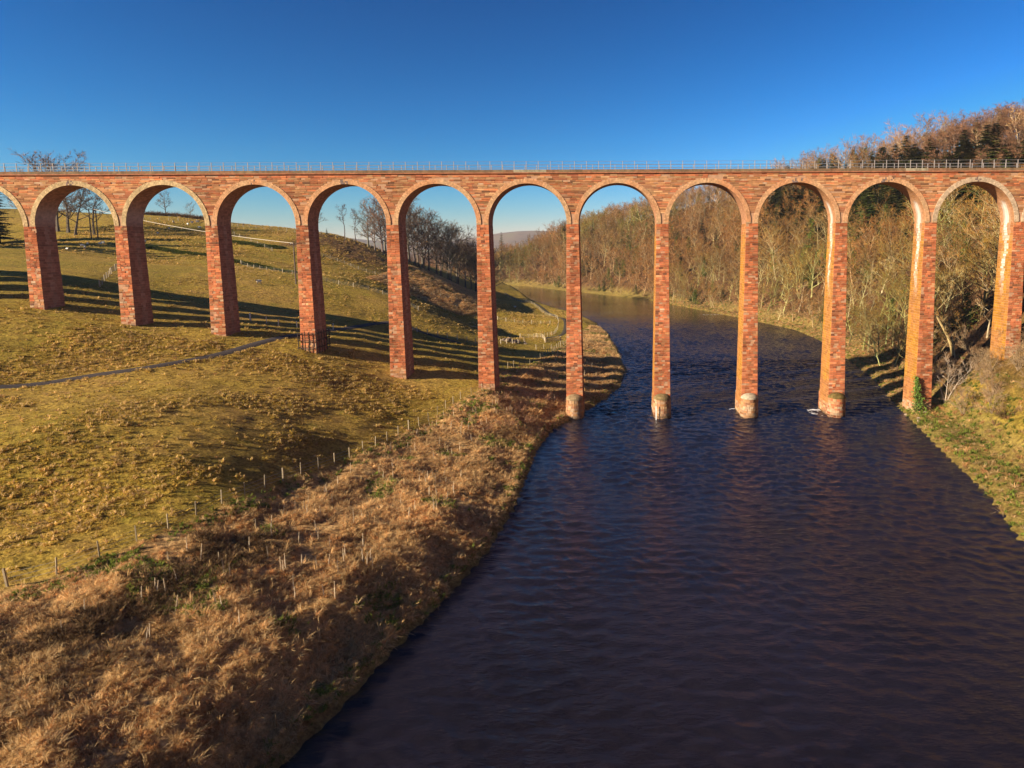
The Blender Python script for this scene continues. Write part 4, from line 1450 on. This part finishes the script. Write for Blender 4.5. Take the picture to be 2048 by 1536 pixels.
# ------------------------------------------------------------------ trees that stand by themselves
G_LEFT = 'bare trees on the ridge beyond the field'
LT = [  # kind set, x, y, height, label, group
    (THIN, -30.5, 167, 16.5, 'left one of two slim trees with high crowns standing alone on the ridge', None),
    (THIN, -26.6, 169, 16.0, 'right one of two slim trees with high crowns standing alone on the ridge', None),
    (ROUND, -22.5, 172, 18.5, 'dense bare tree at the left edge of the clump seen through the fourth arch', None),
    (ROUND, -19.5, 180, 22.0, 'tallest bare tree of the clump seen through the fourth arch', None),
    (ROUND, -17.0, 173, 20.5, 'bare tree with a pale leaning trunk foot on the ridge edge, fourth arch', None),
    (ROUND, -13.5, 184, 22.0, 'bare tree just left of the fifth pier behind the ridge edge', None),
    (ROUND, -20.8, 188, 22.0, 'bare tree at the back of the clump seen through the fourth arch', None),
    (ROUND, -15.5, 178, 21.0, 'bushy bare tree low in the clump seen through the fourth arch', None),
    (ROUND, -18.3, 168, 16.0, 'shorter bare tree in front of the clump seen through the fourth arch', None),
    (BIG, -9.0, 192, 25.0, 'tall bare tree just right of the fifth pier on the ridge', None),
]
for k in range(24):
    x = -19.0 + 1.75 * k + rt.uniform(-1, 1); y = 202 + 0.5 * k + rt.uniform(-6, 10)
    LT.append((ROUND if k % 3 else BIG, x, y, rt.uniform(24, 29) if k < 15 else rt.uniform(18, 24), 'tall bare tree in the dark row behind the tan slope in the fifth arch', 'tall bare trees behind the tan slope'))
BIGH = {id(BIG): 20.0, id(THIN): 19.0, id(ROUND): 20.0}
for ms, x, y, h, lab, grp in LT:
    s = h / BIGH[id(ms)]
    put_tree('bare_tree', rt.choice(ms), (x, y, zland(x, y) - 0.1), rt.uniform(0, 6.28), s, lab, grp or G_LEFT, color=(rt.uniform(.85, 1.1), rt.uniform(.85, 1.05), rt.uniform(.85, 1.05), 1))
for x, y, h, lab in ((-117, 128, 26, 'big round-headed bare tree rising above the deck at the left end'), (-122.5, 131, 25, 'bare tree making the left half of the round crown above the deck'), (-112.5, 127, 23.5, 'bare tree making the right half of the round crown above the deck'), (-106, 122, 18, 'bare tree whose limbs reach across the sky in the first arch'), (-101, 124, 17, 'bare tree behind the left side of the second pier'),
                     (-118, 188, 10.5, 'small bare tree on the skyline beside the second pier'), (-109, 190, 7.5, 'low wide bare tree on the skyline in the second arch'),
                     (-47, 178, 12.5, 'bare tree half hidden by the fourth pier on the skyline')):
    ms = ROUND if h > 20 else BIG if h > 8 else HILL
    put_tree('bare_tree', rt.choice(ms), (x, y, zland(x, y) - 0.1), rt.uniform(0, 6.28), (h / 20 * 1.15, h / 20) if ms is not HILL else h / 13.0, lab, G_LEFT)
# trees whose long shade lies across the hollow behind the first pier
for k, (x, y, h) in enumerate(((-112, 62, 24), (-121, 70, 26), (-106, 72, 23), (-128, 58, 25), (-118, 82, 25), (-112, 92, 24), (-133, 76, 26), (-124, 98, 25), (-116, 104, 22))):
    put_tree('spruce_tree', SPRUCE[k % 3], (x, y, zland(x, y) - 0.1), k, h / 17.0, 'dark spruce of the shelter belt that shades the hollow by the road', 'spruces of the shelter belt')
for x, y, h, lab in ((-20, 495, 32, 'tall lone spruce pointing above the far hills in the sixth arch'), (-38, 490, 21, 'broad dark conifer by the far bend, leftmost of its clump'), (-33, 498, 22, 'dark conifer in the middle of the clump by the far bend'), (-29, 488, 17, 'short dark conifer at the right of the clump by the far bend'),
                     (-40, 172, 3.2, 'tiny pointed conifer on the bare ridge beside the fourth pier')):
    put_tree('spruce_tree', rt.choice(SPRUCE), (x, y, zland(x, y) - 0.1), rt.uniform(0, 6), (h / 17.0 * (1.0 if h < 30 else 0.75), h / 17.0), lab, 'conifers beyond the river')
for x, y, s, lab in ((20, 466, .6, 'dark pine on the end of the wooded ridge beside the far hill, left one'), (27, 462, .7, 'dark pine on the end of the wooded ridge beside the far hill, right one'),
                     (147, 235, .55, 'thin dark pine poking above the railing where the hill begins'), (155, 228, .75, 'dark pine behind the railing right of the thin one'), (121, 275, .7, 'round green tree at the top of the slope under the eighth arch')):
    put_tree('pine_tree', rt.choice(PINE), (x, y, zland(x, y) - 0.1), rt.uniform(0, 6), s, lab, 'pines along the ridge')

# the near trees and shrubs around the right-hand pier
BIRCH = meshes(('trunk', 'crown'), bare_tree(401, 9.5, 0.32, 0.11, 0.3, 8, 5, 8, (0.46, 0.38, 0.29), [(0.34, 0.23, 0.15), (0.42, 0.3, 0.19), (0.28, 0.18, 0.11)], tw_len=0.8, tw_w=0.022, multi=3), (M_BARK, M_TWIG))
SHRUB = [meshes(('trunk', 'crown'), bare_tree(410 + k, 5.0, 0.55, 0.07, 0.12, 8, 4, 8, (0.25, 0.18, 0.11), [(0.28, 0.17, 0.08), (0.35, 0.24, 0.12), (0.22, 0.12, 0.06)], tw_len=0.75, tw_w=0.022, multi=4), (M_BARK, M_TWIG)) for k in range(3)]
put_tree('birch_tree', BIRCH, (139.8, 1.5, zland(139.8, 1.5)), 0.6, 0.95, 'slender pale many-stemmed tree growing beside the foot of the right-hand pier', None)
put_tree('birch_tree', PALE_T[1], (147.8, 24, zland(147.8, 24)), 2.0, (0.75, 1.25), 'straight pale trunk standing close behind the right-hand pier', None)
put_tree('ivy_tree', IVYT[1], (157.0, 28, zland(157, 28)), 1.0, (0.9, 1.0), 'bright green ivy-covered tree at the right edge beyond the last pier', None)
put_tree('bare_tree', BIG[2], (173, 46, zland(173, 46)), 1.0, (0.9, 0.75), 'large dark-trunked bare tree at the right edge, above the ivy-covered one', None, color=(1.5, 1.35, 1.1, 1))
put_tree('bare_tree', BIG[1], (163, 62, zland(163, 62)), 4.0, (0.8, 0.62), 'spreading dark bare tree on the slope behind the right-hand pier', None, color=(1.4, 1.2, 1.0, 1))
SP = [(143.5, -3), (147, -7), (141.5, -9.5), (150, 1), (146.5, 3.5), (152.5, -5), (145, -14), (150.5, -12), (144.5, 9), (149, 11), (153, 8), (156, 1), (139, -14), (142, -19), (148, -18), (155, -9), (158, -3), (146, -1), (149.5, -8.5), (138.2, -7.5), (152, -15), (160, 6)]
for k, (x, y) in enumerate(SP):
    put_tree('bare_shrub', SHRUB[k % 3], (x, y, zland(x, y)), k * 1.3, rt.uniform(0.7, 1.15), 'leafless tangled shrub on the right bank beside the last pier', 'bare shrubs on the right bank', 'shrub')
BR = [(64.2, -9.5), (66.0, -6.5), (67.6, -11), (65.5, -14.5), (63.2, -4), (67.5, -2), (69, 3.5), (62.8, -17.5)]
BRM = meshes(('stems',), [brush(60, 1.7, 40, [(0.20, 0.09, 0.05), (0.28, 0.14, 0.07), (0.14, 0.07, 0.04)], 0.02)], [M_TWIG])
for k, (x, y) in enumerate(BR):
    o = link('bramble_bush', BRM[0][1], None, (x, y, zland(x, y) - 0.05))
    o.rotation_euler = (0, 0, k * 1.7); o.scale = (1, 1, rt.uniform(0.7, 1.1))
    tag(o, 'reddish leafless bramble bush on the bank below the sixth pier', 'bush', 'bramble bushes below the sixth pier')

mb = MB()
rv = random.Random(5)
for k in range(30):
    t = k / 30.0
    zz = 1.0 + 6.2 * t ** 1.3
    leaf_clump(rv, mb, np.array([133.3 + (1 - t) * rv.uniform(-0.4, 1.6) + 0.1, -0.85 - 0.5 * (1 - t), zz + zland(134, -1) - 1.0]), 0.75 * (1 - t) + 0.3, 46, 0.13, [(0.10, 0.17, 0.02), (0.15, 0.2, 0.03), (0.06, 0.11, 0.02)])
o = mb.build('ivy', M_LEAF); tag(o, 'bright green ivy climbing the corner of the right-hand pier', 'ivy')
o['kind'] = 'thing'

# rushes along the ditch across the far field
def strip(name, pts, N, w, coll, idxs, label, lo, hi, smin, smax, seed):
    g = np.random.default_rng(seed)
    L = resample(np.array(pts, float), 400)
    P = L[g.integers(0, 400, N)] + g.normal(0, w, (N, 2))
    z = land(P)
    k = g.uniform(lo, hi, N)[:, None] * np.ones((1, 3))
    scatter(name, np.concatenate([P, z[:, None]], 1), np.stack([g.normal(0, .1, N), g.normal(0, .1, N), g.uniform(0, 6.28, N)], 1), g.uniform(smin, smax, N), g.choice(idxs, N), k, coll, label)


strip('rushes', [(-73.7, 109.4), (-61.5, 106.3), (-50.2, 103.2), (-38.3, 99.7), (-28.1, 97.8), (-12.8, 85.5)], 1500, 0.8, C_TUSS, [4], 'dark rushes along the ditch across the far field', 0.25, 0.55, 1.0, 2.0, 3)
strip('rushes', [(-57.0, 131.2), (-45.9, 130.6), (-39.8, 131.2)], 700, 0.9, C_TUSS, [4], 'dark rushes in a wet dip below the ridge', 0.3, 0.6, 0.9, 1.7, 4)
strip('hedgerow', [(-130, 186), (-112, 187), (-98, 184), (-88, 180)], 160, 0.9, C_BRUSH, [0, 1, 2], 'low dark hedge along the skyline at the left', 0.35, 0.6, 0.5, 0.9, 5)
strip('scrub', [(-38, 158), (-24, 154), (-13, 148), (-7, 140)], 300, 5.0, C_BRUSH, [0, 2], 'brown heather and scrub on the slope below the ridge trees', 0.6, 1.0, 0.22, 0.5, 6)


# ------------------------------------------------------------------ fences
POSTM = {}


def post_mesh(h, w, col):
    k = (h, w, col)
    if k not in POSTM:
        mb = MB(); a = w / 2
        box(mb, -a, a, -a, a, -0.35, h, col)
        V = np.array([(-a, -a, h + .001), (a, -a, h + .001), (a, a, h + .001), (-a, a, h + .001), (0, 0, h + w * 0.5)])
        mb.add(V, [(0, 1, 4), (1, 2, 4), (2, 3, 4), (3, 0, 4)], col)
        me = mb.mesh('fence_post'); me.materials.append(M_WOOD); POSTM[k] = me
    return POSTM[k]


def fence(label, pts, spacing, h=1.2, w=0.12, col=(0.42, 0.34, 0.24), rails=(0.95, 0.6, 0.25), rr_=0.012, rail_w=None, seed=1, name='fence'):
    g = random.Random(seed)
    L = smooth_line(pts, 400)
    d = np.concatenate([[0], np.cumsum(np.linalg.norm(np.diff(L, axis=0), axis=1))])
    n = max(2, int(d[-1] / spacing) + 1)
    t = np.linspace(0, d[-1], n)
    P = np.stack([np.interp(t, d, L[:, 0]), np.interp(t, d, L[:, 1])], 1)
    Z = land(P)
    root = empty(name, (P[0][0], P[0][1], Z[0]))
    tag(root, label, 'fence')
    base = np.array((P[0][0], P[0][1], Z[0]))
    for k in range(n):
        big = k % 9 == 0
        o = link('post', post_mesh(h * (1.08 if big else 1.0), w * (1.5 if big else 1.0), col), root, np.array((P[k][0], P[k][1], Z[k])) - base)
        o.rotation_euler = (g.gauss(0, .035), g.gauss(0, .035), g.uniform(0, 1.5))
    for q in rails:
        mb = MB()
        pts3 = np.concatenate([P, (Z + q)[:, None]], 1) - base
        if rail_w:
            for a, b in zip(pts3[:-1], pts3[1:]):
                tube(mb, [a, b], [rail_w, rail_w], 4, col)
            mb.build('rail', M_WOOD, root)
        else:
            tube(mb, pts3, np.full(n, rr_), 3, (0.35, 0.33, 0.3))
            mb.build('wire', M_METAL, root)
    return root


fence('long post and wire fence between the pasture and the rough grass bank', FENCE_BANK, 2.6, 1.25, 0.085, (0.34, 0.27, 0.17), seed=2)
fence('post and wire fence along the skyline of the far ridge', [(-125, 176), (-110, 165), (-89, 173), (-68, 166), (-49, 165), (-39.6, 171), (-30, 174), (-23, 177), (-17.5, 180), (-10, 186)], 3.2, 1.2, 0.13, (0.36, 0.29, 0.2), seed=3)
fence('fence of pale posts slanting down the slope in the fourth arch', [(-33, 133.5), (-25.5, 131.6), (-17.4, 129.2), (-9.2, 126.4), (1.6, 125.9), (9.5, 123.1), (15.9, 125.2), (27, 131.6)], 3.0, 1.2, 0.12, (0.4, 0.33, 0.22), seed=4)
fence('fence of pale posts crossing the middle of the far field', [(-35, 97), (-15, 81.4), (2.8, 73), (9, 71.2), (17.7, 69.7), (24.2, 66.2), (30, 63)], 4.2, 1.2, 0.13, (0.42, 0.35, 0.24), seed=5)
fence('fence of pale posts beside the path between the fifth and sixth piers', [(33.5, 41.5), (40.1, 43.5), (44.7, 43.4), (49.4, 47), (54, 55.5), (58, 62)], 2.3, 1.25, 0.13, (0.52, 0.43, 0.3), seed=6)
fence('short fence climbing away behind the second pier', [(-22.3, 23), (-27.3, 31.7), (-35.4, 44.8), (-49.7, 67.6)], 3.0, 1.3, 0.14, (0.42, 0.34, 0.23), seed=7)
fence('fence across the little paddock by the river', [(34, 124), (40.4, 122.8), (52.4, 119.4), (59.5, 118.9)], 3.2, 1.3, 0.13, (0.55, 0.47, 0.33), seed=8)
tr = smooth_line(TRACK, 60)
tn = np.gradient(tr, axis=0); tn /= np.linalg.norm(tn, axis=1)[:, None]
fence('curved fence of pale posts following the inner edge of the riverside path', (tr + np.stack([-tn[:, 1], tn[:, 0]], 1) * 2.6)[::4], 3.0, 1.25, 0.12, (0.40, 0.32, 0.2), rails=(1.0, 0.5), seed=9)
fence('fence of grey posts high on the pasture left of the fourth pier', [(-77, 150), (-66, 146), (-56, 138), (-47, 131), (-40, 126)], 4.5, 1.2, 0.14, (0.40, 0.33, 0.22), seed=10)
fence('fence of pale posts bordering the riverside grass behind the seventh pier', [(62, 55), (66.0, 60), (68.2, 67), (69.5, 76), (70.5, 92), (69.5, 112)], 2.6, 1.15, 0.09, (0.42, 0.34, 0.22), seed=11)
fence('short row of fence posts in the shade between the third and fourth piers', [(10.5, 17.8), (13.5, 17.6), (16.5, 16.4), (25.1, 21.3)], 3.0, 1.3, 0.14, (0.6, 0.55, 0.46), rails=(), seed=12)
fence('pale timber post and rail fence round the stile by the gate', [(54.5, 79.5), (58.2, 80.2), (61.0, 77.5), (62.9, 68.6)], 2.4, 1.3, 0.13, (0.50, 0.39, 0.24), rails=(1.1, 0.7, 0.35), rail_w=0.035, seed=13)

# field gate
ga, gb = np.array((63.1, 68.5)), np.array((66.9, 71.0))
gz = max(zland(*ga), zland(*gb))
gate = empty('field_gate', (ga[0], ga[1], gz), math.atan2(gb[1] - ga[1], gb[0] - ga[0]))
tag(gate, 'pale timber field gate with a diagonal brace by the riverside path', 'gate')
gl = float(np.linalg.norm(gb - ga)); gc = (0.54, 0.42, 0.26)
for x in (-0.12, gl + 0.12):
    mb = MB(); box(mb, x - .09, x + .09, -.09, .09, -0.5, 1.45, gc); mb.build('gate_post', M_WOOD, gate)
for z in (0.2, 0.42, 0.64, 0.88, 1.15):
    mb = MB(); box(mb, 0.0, gl, -.025, .025, z - .045, z + .045, gc); mb.build('bar', M_WOOD, gate)
for x in (0.04, gl - 0.04):
    mb = MB(); box(mb, x - .05, x + .05, -.06, -.028, 0.12, 1.25, gc); mb.build('upright', M_WOOD, gate)
mb = MB(); tube(mb, [(0.1, -.05, 0.2), (gl - 0.1, -.05, 1.12)], [.05, .05], 4, gc); mb.build('brace', M_WOOD, gate)

# ------------------------------------------------------------------ thin stakes planted over the rough bank
mb = MB(); box(mb, -.018, .018, -.018, .018, -.3, 1.15, (0.50, 0.38, 0.24)); box(mb, .02, .05, -.025, .025, 0.0, 0.7, (0.52, 0.42, 0.29))
stake_me = mb.mesh('planting_stake'); stake_me.materials.append(M_WOOD)
g = np.random.default_rng(77)
cnt = 0
for _ in range(4000):
    if cnt >= 165: break
    if cnt < 125: x, y = g.uniform(45, 66), g.uniform(-72, -6)
    else: x, y = g.uniform(59, 80), g.uniform(2, 48)
    P1 = np.array([(x, y)])
    dl_ = -sdist(P1, LEFT)[0]
    if roughness(P1, np.array([dl_]))[0] < 0.9 or dl_ < 5: continue
    if vnoise(P1, 11, 19)[0] < 0.38: continue
    if cnt < 125 and abs(dl_ - 11) > 7: continue
    o = link('planting_stake', stake_me, None, (x, y, zland(x, y)))
    o.rotation_euler = (g.normal(0, .08), g.normal(0, .08), g.uniform(0, 6)); o.scale = (1, 1, g.uniform(.75, 1.15))
    tag(o, 'thin pale planting stake standing in the dead grass of the river bank' if y < 0 else 'thin pale planting stake in the shaded bank behind the sixth and seventh piers', 'stake', 'planting stakes on the bank')
    cnt += 1

# ------------------------------------------------------------------ poles, cable, guard frame, gauge
def utility_pole(x, y, h, twin, label):
    z = zland(x, y)
    r = empty('utility_pole', (x, y, z), 0.5)
    tag(r, label, 'pole')
    for dx in ((-0.9, 0.9) if twin else (0,)):
        mb = MB(); tube(mb, [(dx, 0, -0.6), (dx, 0, h * 0.5), (dx, 0, h)], [.19, .165, .14], 8, (0.14, 0.10, 0.075), cap=True); mb.build('pole', M_WOOD, r)
    mb = MB(); wdt = 1.7 if twin else 0.8
    box(mb, -wdt, wdt, -.09, -.2 + .32, h - .55, h - .38, (0.2, 0.15, 0.11)); mb.build('crossarm', M_WOOD, r)
    for dx in (-wdt + .15, 0, wdt - .15):
        mb = MB(); tube(mb, [(dx, 0, h - .38), (dx, 0, h - .22), (dx, 0, h - .12)], [.05, .08, .04], 6, (0.4, 0.38, 0.36), cap=True); mb.build('insulator', M_METAL, r)
    return z + h


za = utility_pole(-94.6, 115.8, 10.2, True, 'twin-legged utility pole with a crossarm in the shaded hollow, first arch')
zb = utility_pole(-1.3, 61.7, 10.8, False, 'single dark utility pole close to the left side of the fourth pier')
mb = MB()
pts = []
for k in range(25):
    t = k / 24
    pts.append((-94.6 + 93.3 * t, 115.8 - 54.1 * t, za - .12 + (zb - za) * t - 4 * 1.1 * t * (1 - t)))
tube(mb, pts, np.full(25, .055), 5, (0.6, 0.52, 0.42))
tag(mb.build('power_cable', M_METAL), 'pale overhead cable slung between the two utility poles across the far field', 'cable')

fr = empty('guard_frame', (30, 2, 11.5))
tag(fr, 'dark timber guard frame of posts and rails bolted round the foot of the fourth pier', 'frame')
fc = (0.055, 0.04, 0.03)
x0, x1, y0, y1 = 30 - 1.50, 30 + 1.50, -0.62, 4.55
zlo, zhi = 10.9, 15.1
def fbar(a, b, w=0.075, nm='post'):
    mb = MB(); tube(mb, [np.array(a) - (30, 2, 11.5), np.array(b) - (30, 2, 11.5)], [w, w], 4, fc, cap=True); mb.build(nm, M_WOOD, fr)
for x in (x0, 30 - .38, 30 + .34, x1): fbar((x, y0, zlo), (x, y0, zhi))
for x in (x0, 30, x1): fbar((x, y1, zlo), (x, y1, zhi))
for y in (0.5, 1.5, 2.5, 3.5):
    for x in (x0, x1): fbar((x, y, zlo), (x, y, zhi))
for z in (12.35, 13.6, 14.75):
    for y in (y0 - .12, y1 + .12): fbar((x0 - .15, y, z), (x1 + .15, y, z), 0.07, 'rail')
    for x in (x0 - .12, x1 + .12): fbar((x, y0 - .15, z), (x, y1 + .15, z), 0.07, 'rail')

gr = empty('gauge_board', (88.85, -2.35, 0))
tag(gr, 'narrow white depth gauge board standing in the water before the seventh arch pier', 'gauge')
gr['label'] = 'narrow white depth gauge board standing in the water at the second river pier'
mb = MB(); box(mb, -.08, .08, -.02, .02, -1.0, 2.3, (0.8, 0.8, 0.77)); mb.build('board', M_METAL, gr)
mb = MB(); box(mb, -.05, .05, .025, .11, -1.4, 2.4, (0.3, 0.27, 0.23)); mb.build('post', M_WOOD, gr)

# ------------------------------------------------------------------ sheep
def sheep_mesh():
    mb = MB()
    wool, face = (0.70, 0.66, 0.56), (0.16, 0.13, 0.11)
    # one continuous skin: rings from rump to muzzle
    prof = [(-0.56, .60, .03), (-0.52, .62, .17), (-0.36, .62, .27), (-0.05, .60, .30), (0.24, .61, .28), (0.42, .66, .21), (0.52, .76, .14), (0.60, .86, .115), (0.70, .85, .095), (0.80, .80, .06), (0.83, .79, .02)]
    S = 10
    V = []
    for x, z, r in prof:
        for k in range(S):
            a = 2 * math.pi * k / S
            V.append((x, r * math.sin(a) * .85, z + r * math.cos(a)))
    F = [(i * S + k, i * S + (k + 1) % S, (i + 1) * S + (k + 1) % S, (i + 1) * S + k) for i in range(len(prof) - 1) for k in range(S)]
    mb.add(np.array(V), F, np.array([wool if i < 6 else face for i in range(len(prof) - 1) for k in range(S)]))
    for x in (-.34, .30):
        for y in (-.13, .13):
            tube(mb, [(x, y, .50), (x + (-.03 if x < 0 else .01), y, .26), (x, y, 0)], [.085, .045, .035], 6, face)
    for y in (-1, 1):
        mb.add(np.array([(0.58, y * .09, .92), (0.62, y * .09, .88), (0.55, y * .24, .90)]), [(0, 1, 2)], face)
    return mb.mesh('sheep', True)


sm = sheep_mesh(); sm.materials.append(M_WOOL)
SH = [(-82.8, 95.4, 'white sheep at the top left of the little flock in the first arch'), (-85.7, 101.2, 'white sheep at the back of the little flock in the first arch'), (-74.6, 86.0, 'white sheep at the front of the little flock in the first arch'),
      (-81.9, 101.5, 'left sheep of the pair by the second pier on the hollow edge'), (-83.2, 104.4, 'right sheep of the pair by the second pier on the hollow edge'), (-73.8, 78.7, 'sheep alone in the shaded hollow beside the first pier'), (-76.2, 77.9, 'sheep half behind the first pier in the shaded hollow'),
      (-86.1, 134.7, 'sheep by the fence posts low in the second arch'), (-88.9, 145.4, 'sheep above the fence posts in the second arch'), (-96.3, 159.5, 'sheep just under the cable in the second arch'), (-89.9, 158.5, 'sheep left of the three on the upper pasture in the second arch'),
      (-92.1, 164.7, 'middle sheep of the three near the skyline in the second arch'), (-92.4, 168.8, 'highest sheep of the three near the skyline in the second arch'), (-82.5, 153.9, 'sheep close against the third pier on the upper pasture'), (-76.8, 114.5, 'sheep beside the second pier at the end of the dark ditch'),
      (-6.4, 53.3, 'sheep lying out alone on the open pasture in the third arch'), (39.1, 174.0, 'white sheep in the paddock corner by the riverside path'), (7.6, 46.0, 'sheep close to the left face of the fourth pier')]
for k, (x, y, lab) in enumerate(SH):
    o = link('sheep', sm, None, (x, y, zland(x, y)))
    o.rotation_euler = (0, 0, rt.uniform(0, 6.28)); s = rt.uniform(1.0, 1.25); o.scale = (s, s, s)
    tag(o, lab, 'sheep', 'sheep grazing the far field')

# ------------------------------------------------------------------ rocks, fallen tree, white water
def rock_mesh(seed, rx, ry, rz, col):
    rr = random.Random(seed); mb = MB()
    import bmesh as _b
    bm = _b.new(); _b.ops.create_icosphere(bm, subdivisions=2, radius=1.0)
    V = []
    o = np.array([[rr.gauss(0, 1) for _ in range(3)] for _ in range(5)])
    for v in bm.verts:
        p = np.array(v.co)
        k = 1 + sum(0.09 * math.sin(2.2 * (p @ q) + i) for i, q in enumerate(o))
        V.append(p * k * (rx, ry, rz))
    F = [tuple(v.index for v in f.verts) for f in bm.faces]
    bm.free()
    mb.add(np.array(V), F, np.array([np.array(col) * rr.uniform(.8, 1.2) for _ in F]))
    me = mb.mesh('rock'); me.materials.append(M_STONE)
    return me


RK = [rock_mesh(k, 0.55, 0.45, 0.38, c) for k, c in enumerate(((0.20, 0.15, 0.11), (0.28, 0.2, 0.14), (0.16, 0.12, 0.09)))]
for k in range(22):
    x, y = 55.2 + rt.gauss(0, 1) * 1.9, 61.0 + rt.gauss(0, 1) * 1.1
    o = link('rock', RK[k % 3], None, (x, y, zland(x, y) + rt.uniform(0.05, 0.35)))
    o.rotation_euler = (rt.uniform(0, 3), rt.uniform(0, 3), rt.uniform(0, 3)); s = rt.uniform(.7, 1.5); o.scale = (s, s, s * .8)
    tag(o, 'dark rock in the heap of boulders on the grass right of the sixth pier', 'rock', 'boulders heaped on the grass')
for k in range(26):
    x = 133.2 + rt.uniform(-2.2, 9); y = -5 + rt.uniform(-3, 12) + 0.0
    P1 = np.array([(x, y)])
    if sdist(P1, RIGHT)[0] < -0.4 or sdist(P1, RIGHT)[0] > 3: continue
    o = link('rock', RK[1], None, (x, y, zland(x, y) + 0.05)); s = rt.uniform(.4, .9); o.scale = (s, s, s * .7); o.rotation_euler = (0, 0, rt.uniform(0, 6))
    tag(o, 'rock at the water edge beside the foot of the right-hand pier', 'rock', 'rocks at the foot of the right pier')

w_, t_ = bare_tree(77, 8, 0.4, 0.22, 0.35, 6, 3, 4, (0.5, 0.38, 0.22))
ft = empty('fallen_tree', (36.5, 88, zland(36.5, 88) + 0.3)); ft.rotation_euler = (0, math.radians(82), math.radians(-20))
tag(ft, 'pale fallen tree lying on the grass left of the sixth pier', 'tree')
for nm, m1, mt in (('trunk', w_, M_BARK), ('twigs', t_, M_TWIG)):
    m1.build(nm, mt, ft)

def foam(cx, cy, rx, ry, ang, n, label):
    rr = random.Random(int(cx * 7)); mb = MB()
    for _ in range(n):
        a, b = rr.gauss(0, .5) * rx, rr.gauss(0, .5) * ry
        x, y = cx + a * math.cos(ang) - b * math.sin(ang), cy + a * math.sin(ang) + b * math.cos(ang)
        r = rr.uniform(.03, .11); K = 6; a0 = rr.random() * 6
        V = [(x + 1.8 * r * math.cos(a0 + k * 1.047) * rr.uniform(.7, 1.2), y + r * math.sin(a0 + k * 1.047), 0.015 + 0.002 * rr.random()) for k in range(K)] + [(x, y, 0.02 + r * .15)]
        mb.add(np.array(V), [(k, (k + 1) % K, K) for k in range(K)], (0.78, 0.77, 0.74))
    tag(mb.build('white_water', M_FOAM, kind='stuff'), label)


foam(117.4, 3.4, 1.5, 0.8, 0.5, 170, 'white water breaking round the back of the last river pier')
foam(116.6, 1.0, 0.6, 1.6, 0.2, 40, 'thin foam trailing from the last river pier')
foam(131.5, 50, 2.6, 0.25, 0.05, 60, 'white ripple on the river behind the last river pier')
foam(124.5, 172, 5.0, 0.6, 0.1, 70, 'white ripple near the far bank')
foam(103.0, 4.6, 0.8, 0.4, 0.3, 25, 'little white water behind the third river pier')

# ------------------------------------------------------------------ dark bramble hollow under the fence
strip('bramble', [(47, -75), (48.5, -70), (50.5, -64), (52, -57)], 300, 1.6, C_BRUSH, [0, 2], 'dark bramble in the hollow just below the bank fence', 0.3, 0.55, 0.2, 0.42, 12)

# ------------------------------------------------------------------ winter haze
mb = MB(); box(mb, -6100, 6100, -3100, 7100, -6, 190)
hm = bpy.data.materials.new('haze'); hm.use_nodes = True
hn, hl = hm.node_tree.nodes, hm.node_tree.links
hn.clear()
ho = hn.new('ShaderNodeOutputMaterial'); pv = hn.new('ShaderNodeVolumePrincipled')
pv.inputs['Color'].default_value = (0.82, 0.90, 1.0, 1)
pv.inputs['Density'].default_value = 0.00006
hl.new(pv.outputs[0], ho.inputs['Volume'])
hz = mb.build('haze', hm, kind='stuff')
tag(hz, 'thin winter haze over the valley and the far hills')
